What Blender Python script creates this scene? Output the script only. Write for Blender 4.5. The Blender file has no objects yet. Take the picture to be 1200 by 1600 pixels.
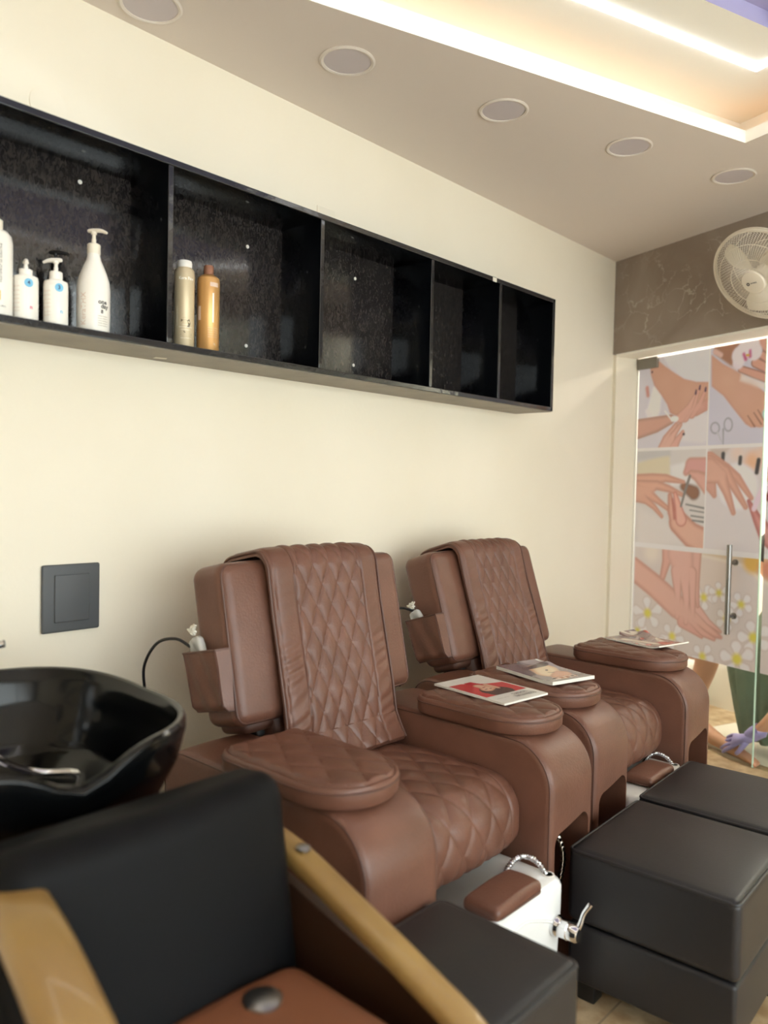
import bpy, bmesh, math, random
import numpy as np
from mathutils import Vector, Matrix
random.seed(7)
SC = bpy.context.scene
COL = SC.collection
PI = math.pi
# ---------------------------------------------------------------- camera
cam_d = bpy.data.cameras.new('camera'); cam = bpy.data.objects.new('camera', cam_d); COL.objects.link(cam)
_f, _pi, _ro, _A = 1240.0, math.radians(-1.83), math.radians(1.17), math.radians(42.2)
_R = Matrix(((1,0,0),(0,math.cos(_pi),-math.sin(_pi)),(0,math.sin(_pi),math.cos(_pi)))) @ \
     Matrix(((math.cos(_ro),0,-math.sin(_ro)),(0,1,0),(math.sin(_ro),0,math.cos(_ro))))
_W = Matrix(((math.cos(_A),-math.sin(_A),0),(math.sin(_A),math.cos(_A),0),(0,0,1)))
_M = _W @ _R                       # camera right / forward / up -> world
_r, _fw, _up = _M.col[0], _M.col[1], _M.col[2]
cam.matrix_world = Matrix(((_r.x,_up.x,-_fw.x,2.1),(_r.y,_up.y,-_fw.y,0.0),(_r.z,_up.z,-_fw.z,1.35),(0,0,0,1)))
cam_d.sensor_fit = 'VERTICAL'; cam_d.sensor_height = 36; cam_d.lens = _f/1600*36
cam_d.clip_start = .02
cam_d.dof.use_dof = True; cam_d.dof.focus_distance = 2.65; cam_d.dof.aperture_fstop = 1.9
SC.camera = cam
SC.view_settings.view_transform = 'Standard'; SC.view_settings.look = 'None'
SC.view_settings.gamma = 1; SC.view_settings.use_curve_mapping = False
SC.view_settings.exposure = 0.33
# ---------------------------------------------------------------- world: flat daylight outside the shop front
wd = bpy.data.worlds.new('world'); SC.world = wd; wd.use_nodes = True
wd.node_tree.nodes['Background'].inputs[0].default_value = (.93, .96, 1.0, 1)
wd.node_tree.nodes['Background'].inputs[1].default_value = 5.7
LED_WHITE = 8.5     # emission of the white ceiling strip
LED_WARM = 1.15      # emission of the warm cove strip
def area(name, loc, rot, sx, sy, power, col):
    l = bpy.data.lights.new(name, 'AREA'); l.shape = 'RECTANGLE'; l.size = sx; l.size_y = sy; l.energy = power; l.color = col
    o = bpy.data.objects.new(name, l); COL.objects.link(o); o.location = loc; o.rotation_euler = rot; return o

# ---------------------------------------------------------------- colour + materials
def lin(c):
    return tuple(((v/255)/12.92 if v/255 <= .04045 else ((v/255+.055)/1.055)**2.4) for v in c)
def mat(name, rgb, rough=.5, metal=0, spec=.5, coat=0, bump=None, var=None, emis=None, alpha=1, trans=0, sheen=0, ior=None):
    m = bpy.data.materials.new(name); m.use_nodes = True
    nt = m.node_tree; N = nt.nodes; Lk = nt.links; b = N['Principled BSDF']
    c = lin(rgb)+(1,)
    b.inputs['Base Color'].default_value = c; b.inputs['Roughness'].default_value = rough
    b.inputs['Metallic'].default_value = metal; b.inputs['Specular IOR Level'].default_value = spec
    b.inputs['Coat Weight'].default_value = coat; b.inputs['Coat Roughness'].default_value = .06
    b.inputs['Alpha'].default_value = alpha; b.inputs['Transmission Weight'].default_value = trans
    b.inputs['Sheen Weight'].default_value = sheen
    if ior: b.inputs['IOR'].default_value = ior
    tc = N.new('ShaderNodeTexCoord')
    if var:      # (scale, second rgb, low, high)
        n = N.new('ShaderNodeTexNoise'); n.inputs['Scale'].default_value = var[0]; n.inputs['Detail'].default_value = 6
        r = N.new('ShaderNodeMapRange'); r.inputs[1].default_value = var[2]; r.inputs[2].default_value = var[3]
        mx = N.new('ShaderNodeMix'); mx.data_type = 'RGBA'
        mx.inputs[6].default_value = c; mx.inputs[7].default_value = lin(var[1])+(1,)
        Lk.new(tc.outputs['Object'], n.inputs['Vector']); Lk.new(n.outputs[0], r.inputs[0]); Lk.new(r.outputs[0], mx.inputs[0])
        Lk.new(mx.outputs[2], b.inputs['Base Color'])
    if bump:     # (scale, strength, distance)
        n2 = N.new('ShaderNodeTexNoise'); n2.inputs['Scale'].default_value = bump[0]; n2.inputs['Detail'].default_value = 4
        bp = N.new('ShaderNodeBump'); bp.inputs['Strength'].default_value = bump[1]; bp.inputs['Distance'].default_value = bump[2]
        Lk.new(tc.outputs['Object'], n2.inputs['Vector']); Lk.new(n2.outputs[0], bp.inputs['Height']); Lk.new(bp.outputs[0], b.inputs['Normal'])
    if emis:
        b.inputs['Emission Color'].default_value = lin(emis[0])+(1,); b.inputs['Emission Strength'].default_value = emis[1]
    return m
def paint_mat(name, rough=.4, coat=0):      # colour comes from the printed picture stored on the mesh
    m = mat(name, (200,200,200), rough, coat=coat); nt = m.node_tree
    a = nt.nodes.new('ShaderNodeVertexColor'); a.layer_name = 'print'
    nt.links.new(a.outputs[0], nt.nodes['Principled BSDF'].inputs['Base Color']); return m

M = {}
M['wall'] = mat('cream_wall_paint', (238,229,210), .75, bump=(60,.12,.004), var=(1.3,(233,223,202),.4,.75))
M['ceil'] = mat('ceiling_paint', (226,214,204), .85)
M['lip'] = mat('ceiling_lip_paint', (250,246,234), .8)
M['tray'] = mat('lavender_ceiling_paint', (176,170,206), .8)
M['leather'] = mat('brown_leather', (114,76,61), .40, spec=.5, bump=(160,.28,.003), var=(9,(98,64,50),.35,.8))
M['leather_d'] = mat('dark_brown_leather', (96,64,52), .46, bump=(160,.2,.003), var=(12,(78,50,40),.35,.8))
M['thread'] = mat('brown_thread', (112,70,52), .7)
M['black_leather'] = mat('black_leather', (31,30,33), .42, spec=.5, bump=(240,.25,.002))
M['black_leather_m'] = mat('black_matt_leather', (10,10,12), .6, spec=.15, bump=(200,.2,.002))
M['black_gloss'] = mat('black_gloss_laminate', (12,14,17), .09, spec=.6)
M['black_edge'] = mat('black_gloss_edge_band', (30,32,36), .12, spec=.9, bump=(14,.25,.01))
M['reflect_under'] = mat('painted_reflection_underside', (150,140,124), .5, var=(7,(134,126,112),.4,.7))  # grey-beige stands in for room reflections on the black shelf underside
M['white_acrylic'] = mat('white_acrylic', (240,240,238), .12, spec=.6)
M['white_plastic'] = mat('white_plastic', (232,228,220), .3)
M['cream_plastic'] = mat('cream_plastic', (236,226,208), .32)
M['white_bottle'] = mat('white_bottle_plastic', (244,238,228), .3)
M['chrome'] = mat('chrome', (225,225,228), .1, metal=1)
M['steel'] = mat('brushed_steel', (150,148,145), .3, metal=1)
M['bracket'] = mat('satin_bracket_metal', (140,134,126), .45, metal=.7)
M['dark_metal'] = mat('dark_frame_metal', (38,36,36), .5)
M['black_plastic'] = mat('black_plastic', (18,18,20), .35)
M['grey_plate'] = mat('dark_grey_plate', (78,80,82), .5)
M['ceramic'] = mat('black_ceramic', (8,9,10), .14, spec=.32, coat=.05)
M['wood'] = mat('varnished_beech', (158,126,72), .38, coat=.3, var=(4,(132,98,56),.35,.7))
M['wood_d'] = mat('dark_stained_wood', (60,38,24), .45)
M['tan'] = mat('tan_leather', (128,78,50), .5)
M['frosted'] = mat('frosted_lamp_cover', (206,196,198), .6)
M['lamp_ring'] = mat('lamp_ring_paint', (226,216,206), .5)
M['print'] = paint_mat('printed_film', .35)
M['magprint'] = paint_mat('magazine_print', .22, .3)
M['paper'] = mat('magazine_paper', (236,232,222), .5)
M['gold'] = mat('gold_bottle', (206,158,98), .32, metal=.45)
M['copper'] = mat('copper_cap', (150,104,80), .4, metal=.3)
M['champagne'] = mat('champagne_bottle', (206,188,154), .36, metal=.25)
M['ink'] = mat('dark_ink', (45,42,44), .5)
M['ink_l'] = mat('pale_ink', (222,196,176), .5)
M['ink_g'] = mat('grey_ink', (104,90,68), .5)
M['ink_w'] = mat('white_ink', (250,246,235), .4)
M['ink_o'] = mat('orange_ink', (238,190,110), .5)
M['ink_r'] = mat('red_ink', (210,60,110), .5)
M['ink_b'] = mat('blue_sticker', (120,190,225), .3)
M['ink_n'] = mat('navy_ink', (40,60,110), .5)
M['skin'] = mat('light_brown_skin', (206,150,118), .5, bump=(80,.1,.002))
M['skin_d'] = mat('brown_skin', (200,146,116), .5, bump=(80,.1,.002))
M['glove'] = mat('purple_glove', (164,152,206), .45, bump=(40,.3,.004))
M['green'] = mat('green_scrub_cloth', (112,128,108), .85, bump=(12,.5,.02))
M['char'] = mat('charcoal_cloth', (62,66,66), .85)
M['hair'] = mat('dark_hair', (30,24,22), .6)
M['bag'] = mat('clear_plastic_bag', (235,235,230), .15, alpha=.45)
M['tape'] = mat('paper_tape', (226,220,204), .6)
M['led'] = mat('white_led_strip', (255,255,255), .5, emis=((245,248,255), LED_WHITE))
M['led_w'] = mat('warm_led_strip', (255,240,220), .5, emis=((255,182,98), LED_WARM))
# glass: thin clear sheet
def glass_mat():
    m = bpy.data.materials.new('clear_glass'); m.use_nodes = True; nt = m.node_tree; N = nt.nodes
    for n in list(N): N.remove(n)
    o = N.new('ShaderNodeOutputMaterial'); t = N.new('ShaderNodeBsdfTransparent'); g = N.new('ShaderNodeBsdfGlossy')
    t.inputs[0].default_value = (.95,.98,.96,1); g.inputs['Roughness'].default_value = .02
    lw = N.new('ShaderNodeLayerWeight'); lw.inputs[0].default_value = .5; mx = N.new('ShaderNodeMixShader')
    pw = N.new('ShaderNodeMath'); pw.operation = 'POWER'; pw.inputs[1].default_value = 4; ma = N.new('ShaderNodeMath'); ma.operation = 'MULTIPLY_ADD'
    ma.inputs[1].default_value = .5; ma.inputs[2].default_value = .02
    nt.links.new(lw.outputs['Facing'], pw.inputs[0]); nt.links.new(pw.outputs[0], ma.inputs[0]); nt.links.new(ma.outputs[0], mx.inputs[0]); nt.links.new(t.outputs[0], mx.inputs[1]); nt.links.new(g.outputs[0], mx.inputs[2])
    nt.links.new(mx.outputs[0], o.inputs[0]); return m
M['glass'] = glass_mat()
M['glass_edge'] = mat('glass_edge', (196,226,206), .2, spec=.8)
def marble_mat():
    m = mat('brown_grey_marble', (146,130,118), .38, spec=.4); nt = m.node_tree; N = nt.nodes; Lk = nt.links; b = N['Principled BSDF']
    tc = N.new('ShaderNodeTexCoord'); n1 = N.new('ShaderNodeTexNoise'); n1.inputs['Scale'].default_value = 3.2; n1.inputs['Detail'].default_value = 8
    n1.inputs['Distortion'].default_value = 1.2
    Lk.new(tc.outputs['Object'], n1.inputs['Vector'])
    v = N.new('ShaderNodeTexVoronoi'); v.feature = 'DISTANCE_TO_EDGE'; v.inputs['Scale'].default_value = 6.5
    va = N.new('ShaderNodeVectorMath'); va.operation = 'MULTIPLY_ADD'; va.inputs[1].default_value = (.45,.45,.45)
    Lk.new(n1.outputs['Color'], va.inputs[0]); Lk.new(tc.outputs['Object'], va.inputs[2]); Lk.new(va.outputs[0], v.inputs['Vector'])
    r = N.new('ShaderNodeMapRange'); r.inputs[1].default_value = 0; r.inputs[2].default_value = .022; r.inputs[3].default_value = 1; r.inputs[4].default_value = 0
    Lk.new(v.outputs['Distance'], r.inputs[0])
    n2 = N.new('ShaderNodeTexNoise'); n2.inputs['Scale'].default_value = 5; r2 = N.new('ShaderNodeMapRange'); r2.inputs[1].default_value = .46; r2.inputs[2].default_value = .66
    r2.inputs[4].default_value = .95
    Lk.new(tc.outputs['Object'], n2.inputs['Vector']); Lk.new(n2.outputs[0], r2.inputs[0])
    mu = N.new('ShaderNodeMath'); mu.operation = 'MULTIPLY'; Lk.new(r.outputs[0], mu.inputs[0]); Lk.new(r2.outputs[0], mu.inputs[1])
    r3 = N.new('ShaderNodeMapRange'); r3.inputs[1].default_value = .3; r3.inputs[2].default_value = .75; Lk.new(n1.outputs[0], r3.inputs[0])
    m1 = N.new('ShaderNodeMix'); m1.data_type = 'RGBA'; m1.inputs[6].default_value = lin((138,122,110))+(1,); m1.inputs[7].default_value = lin((158,143,130))+(1,)
    Lk.new(r3.outputs[0], m1.inputs[0])
    m2 = N.new('ShaderNodeMix'); m2.data_type = 'RGBA'; m2.inputs[7].default_value = lin((196,184,170))+(1,)
    Lk.new(m1.outputs[2], m2.inputs[6]); Lk.new(mu.outputs[0], m2.inputs[0]); Lk.new(m2.outputs[2], b.inputs['Base Color']); return m
M['marble'] = marble_mat()
def back_panel_mat():     # gloss laminate with a faint combed texture
    m = mat('textured_gloss_laminate', (46,43,43), .2, spec=.7); nt = m.node_tree; N = nt.nodes; Lk = nt.links; b = N['Principled BSDF']
    tc = N.new('ShaderNodeTexCoord'); mp = N.new('ShaderNodeMapping'); mp.inputs['Scale'].default_value = (1,1.6,.8)
    n = N.new('ShaderNodeTexNoise'); n.inputs['Scale'].default_value = 60; n.inputs['Detail'].default_value = 5; n.inputs['Distortion'].default_value = 1.5
    Lk.new(tc.outputs['Object'], mp.inputs[0]); Lk.new(mp.outputs[0], n.inputs['Vector'])
    r = N.new('ShaderNodeMapRange'); r.inputs[1].default_value = .38; r.inputs[2].default_value = .66; r.inputs[3].default_value = .09; r.inputs[4].default_value = .20
    Lk.new(n.outputs[0], r.inputs[0]); Lk.new(r.outputs[0], b.inputs['Roughness'])
    mx = N.new('ShaderNodeMix'); mx.data_type = 'RGBA'; mx.inputs[6].default_value = lin((30,28,29))+(1,); mx.inputs[7].default_value = lin((62,57,54))+(1,)
    r2 = N.new('ShaderNodeMapRange'); r2.inputs[1].default_value = .4; r2.inputs[2].default_value = .7; Lk.new(n.outputs[0], r2.inputs[0]); Lk.new(r2.outputs[0], mx.inputs[0]); Lk.new(mx.outputs[2], b.inputs['Base Color'])
    bp = N.new('ShaderNodeBump'); bp.inputs['Strength'].default_value = .05; bp.inputs['Distance'].default_value = .002
    Lk.new(n.outputs[0], bp.inputs['Height']); Lk.new(bp.outputs[0], b.inputs['Normal']); return m
M['back_panel'] = back_panel_mat()
def floor_mat():
    m = mat('mottled_tan_tile', (186,158,122), .3, spec=.5); nt = m.node_tree; N = nt.nodes; Lk = nt.links; b = N['Principled BSDF']
    tc = N.new('ShaderNodeTexCoord'); br = N.new('ShaderNodeTexBrick'); br.offset = 0; br.inputs['Scale'].default_value = 1
    br.inputs['Brick Width'].default_value = .6; br.inputs['Row Height'].default_value = .6; br.inputs['Mortar Size'].default_value = .003
    br.inputs['Mortar'].default_value = lin((150,130,104))+(1,)
    n = N.new('ShaderNodeTexNoise'); n.inputs['Scale'].default_value = 14; n.inputs['Detail'].default_value = 5
    mx = N.new('ShaderNodeMix'); mx.data_type = 'RGBA'; mx.inputs[6].default_value = lin((164,134,98))+(1,); mx.inputs[7].default_value = lin((206,182,146))+(1,)
    r = N.new('ShaderNodeMapRange'); r.inputs[1].default_value = .35; r.inputs[2].default_value = .65
    Lk.new(tc.outputs['Object'], n.inputs['Vector']); Lk.new(tc.outputs['Object'], br.inputs['Vector']); Lk.new(n.outputs[0], r.inputs[0]); Lk.new(r.outputs[0], mx.inputs[0])
    Lk.new(mx.outputs[2], br.inputs['Color1']); Lk.new(mx.outputs[2], br.inputs['Color2']); Lk.new(br.outputs[0], b.inputs['Base Color']); return m
M['floor'] = floor_mat()

# ---------------------------------------------------------------- object helpers
def empty(name, loc=(0,0,0), label=None, cat=None, group=None, rz=0):
    o = bpy.data.objects.new(name, None); COL.objects.link(o); o.location = loc; o.rotation_euler.z = rz; o.empty_display_size = .05
    return tag(o, label, cat, group)
def tag(o, label=None, cat=None, group=None, kind=None):
    if label: o['label'] = label
    if cat: o['category'] = cat
    if group: o['group'] = group
    if kind: o['kind'] = kind
    return o
def fin(name, me, m, parent=None, ang=40, mx=None, label=None):
    if mx is not None: me.transform(mx)
    me.materials.clear()
    for k in (m if isinstance(m, (list,tuple)) else [m]): me.materials.append(M[k] if isinstance(k,str) else k)
    me.polygons.foreach_set('use_smooth', [True]*len(me.polygons))
    try: me.set_sharp_from_angle(angle=math.radians(ang))
    except Exception: pass
    o = bpy.data.objects.new(name, me); COL.objects.link(o)
    if parent is not None: o.parent = parent
    if label: o['label'] = label
    return o
class MB:
    """collects shapes into one mesh"""
    def __init__(s): s.v = []; s.f = []; s.mi = []
    def add(s, v, f, mx=None, mi=0):
        b = len(s.v)
        s.v += [tuple(mx @ Vector(p)) if mx is not None else tuple(p) for p in v]
        s.f += [tuple(i+b for i in q) for q in f]; s.mi += [mi]*len(f); return s
    def box(s, c, d, r=0, mx=None, mi=0, seg=3):
        if r > 0: v, f = rbox(d[0], d[1], d[2], r, seg)
        else:
            h = [x/2 for x in d]; v = [(i*h[0],j*h[1],k*h[2]) for i in (-1,1) for j in (-1,1) for k in (-1,1)]
            f = [(0,1,3,2),(4,6,7,5),(0,4,5,1),(2,3,7,6),(0,2,6,4),(1,5,7,3)]
        v = [(p[0]+c[0],p[1]+c[1],p[2]+c[2]) for p in v]; return s.add(v, f, mx, mi)
    def tube(s, pts, r, n=10, closed=False, cap=True, mx=None, mi=0):
        pts = [Vector(p) for p in pts]; N = len(pts); rr = r if isinstance(r,(list,tuple)) else [r]*N
        v = []; f = []; ref = None
        for i, p in enumerate(pts):
            a = pts[(i-1)%N] if (i > 0 or closed) else p; b = pts[(i+1)%N] if (i < N-1 or closed) else p
            t = (b-a); t = t.normalized() if t.length > 1e-9 else Vector((0,0,1))
            if ref is None: ref = Vector((0,0,1)) if abs(t.z) < .9 else Vector((1,0,0))
            x = (ref - t*ref.dot(t)); x = x.normalized() if x.length > 1e-6 else t.orthogonal().normalized()
            ref = x; y = t.cross(x)
            for k in range(n):
                q = 2*PI*k/n; v.append(tuple(p + (x*math.cos(q)+y*math.sin(q))*rr[i]))
        for i in range(N if closed else N-1):
            j = (i+1)%N
            for k in range(n): l = (k+1)%n; f.append((i*n+k, i*n+l, j*n+l, j*n+k))
        if cap and not closed: f.append(tuple(reversed(range(n)))); f.append(tuple((N-1)*n+k for k in range(n)))
        return s.add(v, f, mx, mi)
    def lathe(s, prof, n=40, mx=None, mi=0, sq=None):
        v = []; f = []
        for r, z in prof:
            for k in range(n):
                q = 2*PI*k/n; c, d = math.cos(q), math.sin(q)
                if sq: e = sq; c = math.copysign(abs(c)**e, c); d = math.copysign(abs(d)**e, d)
                v.append((r*c, r*d, z))
        for i in range(len(prof)-1):
            for k in range(n): l = (k+1)%n; f.append((i*n+k, i*n+l, (i+1)*n+l, (i+1)*n+k))
        if prof[0][0] > 1e-5: f.append(tuple(reversed(range(n))))
        if prof[-1][0] > 1e-5: f.append(tuple((len(prof)-1)*n+k for k in range(n)))
        return s.add(v, f, mx, mi)
    def prism(s, poly, z0, z1, mx=None, mi=0):     # polygon in xy extruded along z
        n = len(poly); v = [(x,y,z0) for x,y in poly]+[(x,y,z1) for x,y in poly]
        f = [tuple(reversed(range(n))), tuple(range(n,2*n))]+[(i,(i+1)%n,n+(i+1)%n,n+i) for i in range(n)]
        return s.add(v, f, mx, mi)
    def grid(s, nu, nv, fn, mx=None, mi=0):
        v = [fn(i/(nu-1), j/(nv-1)) for i in range(nu) for j in range(nv)]
        f = [(i*nv+j, (i+1)*nv+j, (i+1)*nv+j+1, i*nv+j+1) for i in range(nu-1) for j in range(nv-1)]
        return s.add(v, f, mx, mi)
    def mesh(s, name='m', recalc=True, weld=1e-5):
        me = bpy.data.meshes.new(name); me.from_pydata(s.v, [], s.f)
        me.polygons.foreach_set('material_index', s.mi)
        if recalc or weld:
            bm = bmesh.new(); bm.from_mesh(me)
            if weld: bmesh.ops.remove_doubles(bm, verts=bm.verts, dist=weld)
            if recalc: bmesh.ops.recalc_face_normals(bm, faces=bm.faces)
            bm.to_mesh(me); bm.free()
        return me
    def obj(s, name, m, parent=None, ang=40, mx=None, label=None, recalc=True, weld=1e-5):
        return fin(name, s.mesh(name, recalc, weld), m, parent, ang, mx, label)
def rbox(sx, sy, sz, r, seg=3, mid=1, bulge=None):
    """rounded box as one closed grid"""
    def axis(h):
        rr = min(r, h*.999); a = [-h + rr*(1-math.cos(PI/2*k/seg)) if 0 else -h + rr*k/seg for k in range(seg+1)]
        m_ = [(-h+rr)+(2*(h-rr))*k/(mid+1) for k in range(1, mid+1)] if h-rr > 1e-6 else []
        b = [-x for x in reversed(a)]
        out = a+m_+b; res = [out[0]]
        for x in out[1:]:
            if x-res[-1] > 1e-7: res.append(x)
        return res
    h = (sx/2, sy/2, sz/2); A = [axis(q) for q in h]; idx = {}; v = []; f = []
    def vert(p):
        k = tuple(round(x,6) for x in p)
        if k in idx: return idx[k]
        inner = [max(-(h[i]-min(r,h[i])), min(h[i]-min(r,h[i]), p[i])) for i in range(3)]
        d = Vector([p[i]-inner[i] for i in range(3)])
        if d.length > 1e-9: d = d.normalized()*r
        q = Vector([max(-h[i],min(h[i],inner[i]+d[i])) for i in range(3)])
        if bulge: q = Vector(bulge(q))
        idx[k] = len(v); v.append(tuple(q)); return idx[k]
    for ax in range(3):
        u, w = (ax+1)%3, (ax+2)%3
        for sg in (-1, 1):
            for i in range(len(A[u])-1):
                for j in range(len(A[w])-1):
                    q = []
                    for a, b in ((0,0),(1,0),(1,1),(0,1)):
                        p = [0,0,0]; p[ax] = sg*h[ax]; p[u] = A[u][i+a]; p[w] = A[w][j+b]; q.append(vert(p))
                    f.append(tuple(q if sg > 0 else reversed(q)))
    return v, f
def T(x, y, z): return Matrix.Translation((x,y,z))
def RX(a): return Matrix.Rotation(a, 4, 'X')
def RY(a): return Matrix.Rotation(a, 4, 'Y')
def RZ(a): return Matrix.Rotation(a, 4, 'Z')
def basis(x, y, z, o=(0,0,0)):
    return Matrix(((x[0],y[0],z[0],o[0]),(x[1],y[1],z[1],o[1]),(x[2],y[2],z[2],o[2]),(0,0,0,1)))
def resample(pts, n):
    P = [Vector(p) for p in pts]; L = [0]
    for a, b in zip(P, P[1:]): L.append(L[-1]+(b-a).length)
    out = []; k = 0
    for i in range(n):
        s = L[-1]*i/(n-1)
        while k < len(L)-2 and L[k+1] < s: k += 1
        t = (s-L[k])/max(1e-9, L[k+1]-L[k]); out.append(P[k].lerp(P[k+1], max(0,min(1,t))))
    return out, L[-1]
def spline(pts, n):
    """Catmull-Rom through pts"""
    P = [Vector(p) for p in pts]; P = [P[0]*2-P[1]]+P+[P[-1]*2-P[-2]]; out = []
    m = len(P)-3
    for i in range(m):
        for k in range(20):
            t = k/20; a, b, c, d = P[i:i+4]
            out.append(.5*((2*b)+(c-a)*t+(2*a-5*b+4*c-d)*t*t+(3*b-a-3*c+d)*t**3))
    out.append(P[-2]); return resample(out, n)[0]
def arc(cx, cz, r, a0, a1, n):
    return [(cx+r*math.cos(a0+(a1-a0)*k/n), cz+r*math.sin(a0+(a1-a0)*k/n)) for k in range(n+1)]
def bool_cut(o, cutter_mb):
    c = bpy.data.objects.new('c', cutter_mb.mesh()); COL.objects.link(c); c.parent = o.parent
    md = o.modifiers.new('b', 'BOOLEAN'); md.operation = 'DIFFERENCE'; md.object = c; md.solver = 'EXACT'
    dg = bpy.context.evaluated_depsgraph_get(); dg.update()
    me = bpy.data.meshes.new_from_object(o.evaluated_get(dg)); o.modifiers.clear(); old = o.data; o.data = me
    bpy.data.objects.remove(c); return o
def text_mesh(body, size, extrude=0, align='CENTER', bold=0):
    cu = bpy.data.curves.new('t', 'FONT'); cu.body = body; cu.size = size; cu.align_x = align; cu.align_y = 'CENTER'; cu.resolution_u = 2
    cu.offset = bold
    o = bpy.data.objects.new('t', cu); COL.objects.link(o)
    dg = bpy.context.evaluated_depsgraph_get(); dg.update()
    me = bpy.data.meshes.new_from_object(o.evaluated_get(dg)); bpy.data.objects.remove(o)
    return me
def text_flat(name, body, size, mx, m, parent, bold=0, th=0):
    me = text_mesh(body, size, bold=bold); me.transform(mx); return fin(name, me, m, parent)
def text_wrap(name, body, size, radius, ang, z, m, parent, vert=False, bold=0, sx=1.0):
    """text wrapped on an upright cylinder about the parent's z axis, facing direction ang"""
    me = text_mesh(body, size, bold=bold)
    for v in me.vertices:
        x, y = v.co.x*sx, v.co.y
        if vert: x, y = -y, x
        q = ang + x/radius
        v.co = ((radius)*math.cos(q), (radius)*math.sin(q), z+y)
    return fin(name, me, m, parent)
def wrap_patch(name, w, h, radius, ang, z, m, parent, n=8):
    b = MB(); b.grid(n, 2, lambda u, v: (radius*math.cos(ang+(u-.5)*w/radius), radius*math.sin(ang+(u-.5)*w/radius), z+(v-.5)*h))
    return b.obj(name, m, parent, recalc=False)
# ---------------------------------------------------------------- painter for printed pictures (numpy distance fields)
def sstep(x): x = np.clip(x, 0, 1); return x*x*(3-2*x)
def paint(S, Z, ops, px, base, gain=1.0):
    C = np.empty(S.shape+(3,)); C[:] = lin(base); clip = np.ones(S.shape, bool)
    for kind, P, col, edge, soft in ops:
        if kind == 'C':
            clip = (S >= P[0][0]) & (S <= P[1][0]) & (Z >= P[0][1]) & (Z <= P[1][1]); C[clip] = lin(col); continue
        if kind == 'L':
            d = np.full(S.shape, 1e9)
            for (x0,y0,r0), (x1,y1,r1) in zip(P, P[1:]):
                dx, dy = x1-x0, y1-y0; l2 = dx*dx+dy*dy+1e-12
                t = np.clip(((S-x0)*dx+(Z-y0)*dy)/l2, 0, 1); r = r0+(r1-r0)*t
                d = np.minimum(d, np.hypot(S-x0-t*dx, Z-y0-t*dy)-r)
            R = max(p[2] for p in P)
        else:
            n = len(P); d = np.full(S.shape, 1e9); ins = np.zeros(S.shape, bool)
            for i in range(n):
                (x0,y0), (x1,y1) = P[i], P[(i+1)%n]; dx, dy = x1-x0, y1-y0; l2 = dx*dx+dy*dy+1e-12
                t = np.clip(((S-x0)*dx+(Z-y0)*dy)/l2, 0, 1); d = np.minimum(d, np.hypot(S-x0-t*dx, Z-y0-t*dy))
                if y0 != y1: ins ^= ((y0 > Z) != (y1 > Z)) & (S < (x1-x0)*(Z-y0)/(y1-y0)+x0)
            d = np.where(ins, -d, d); R = .05
        w = soft*px; al = sstep(.5-d/(2*w))*clip
        e = sstep(np.clip(-d/max(1e-6, .45*R), 0, 1))[..., None]
        c = np.array(lin(edge))*(1-e)+np.array(lin(col))*e
        C = C*(1-al[..., None])+c*al[..., None]
    return np.clip(C*np.array((1,.99,1.07) if gain > 1 else (1,1,1))*gain*.93+.035*(gain > 1), 0, .9)
def print_sheet(name, s0, s1, z0, z1, step, ops, mx, m, parent, px, base, height=None, gain=1.0):
    nu = int((s1-s0)/step)+2; nv = int((z1-z0)/step)+2
    S, Z = np.meshgrid(np.linspace(s0,s1,nu), np.linspace(z0,z1,nv), indexing='ij')
    C = paint(S, Z, ops, px, base, gain)
    Y = np.zeros_like(S) if height is None else height(S, Z)
    co = np.stack([S, Y, Z], -1).reshape(-1,3)
    i = np.arange(nu-1)[:,None]*nv+np.arange(nv-1)[None,:]
    F = np.stack([i, i+nv, i+nv+1, i+1], -1).reshape(-1,4)
    me = bpy.data.meshes.new(name); me.vertices.add(len(co)); me.vertices.foreach_set('co', co.ravel())
    me.loops.add(F.size); me.loops.foreach_set('vertex_index', F.ravel().astype(np.int32))
    me.polygons.add(len(F)); me.polygons.foreach_set('loop_start', (np.arange(len(F))*4).astype(np.int32))
    me.update(calc_edges=True)
    a = me.color_attributes.new('print', 'FLOAT_COLOR', 'POINT'); a.data.foreach_set('color', np.concatenate([C.reshape(-1,3), np.ones((len(co),1))], 1).astype(np.float32).ravel())
    return fin(name, me, m, parent, mx=mx)
# ================================================================ THE SETTING
ZC = 2.65
U = Vector((.342,.94,0)).normalized(); V = Vector((.94,-.342,0)).normalized()   # direction of the ceiling tray, direction of the end wall
E0 = Vector((0,4.23,0))                                                       # corner of the left wall and the marble beam
def structure(o): o['kind'] = 'structure'; return o
b = MB(); b.box((-.075,1.1,ZC/2+.2), (.15,6.6,ZC+.4)); structure(b.obj('wall_left', 'wall'))
b = MB(); b.box((2.2,1.9,-.05), (5.2,8.4,.1)); structure(b.obj('floor', 'floor'))
b = MB(); b.box((2.25,-2.15,ZC/2+.2), (4.8,.1,ZC+.4)); structure(b.obj('wall_rear', 'wall'))
# right side: shop front wall with a wide glazed opening
b = MB(); b.box((4.55,.4,.15), (.1,5.2,.3)); b.box((4.55,.4,ZC+.0), (.1,5.2,.6)); b.box((4.55,-1.9,ZC/2), (.1,.5,ZC)); b.box((4.55,2.75,ZC/2), (.1,.5,ZC))
structure(b.obj('wall_right', 'wall'))
b = MB()
for y in (-1.65,-.25,1.1,2.5): b.box((4.55,y,1.35), (.06,.05,2.1))
for z in (.32,2.36): b.box((4.55,.42,z), (.06,4.2,.05))
w = structure(b.obj('window_1', 'steel'))
b = MB(); b.box((4.55,.42,1.34), (.008,4.1,2.0)); b.obj('pane', 'glass', w)
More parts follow.
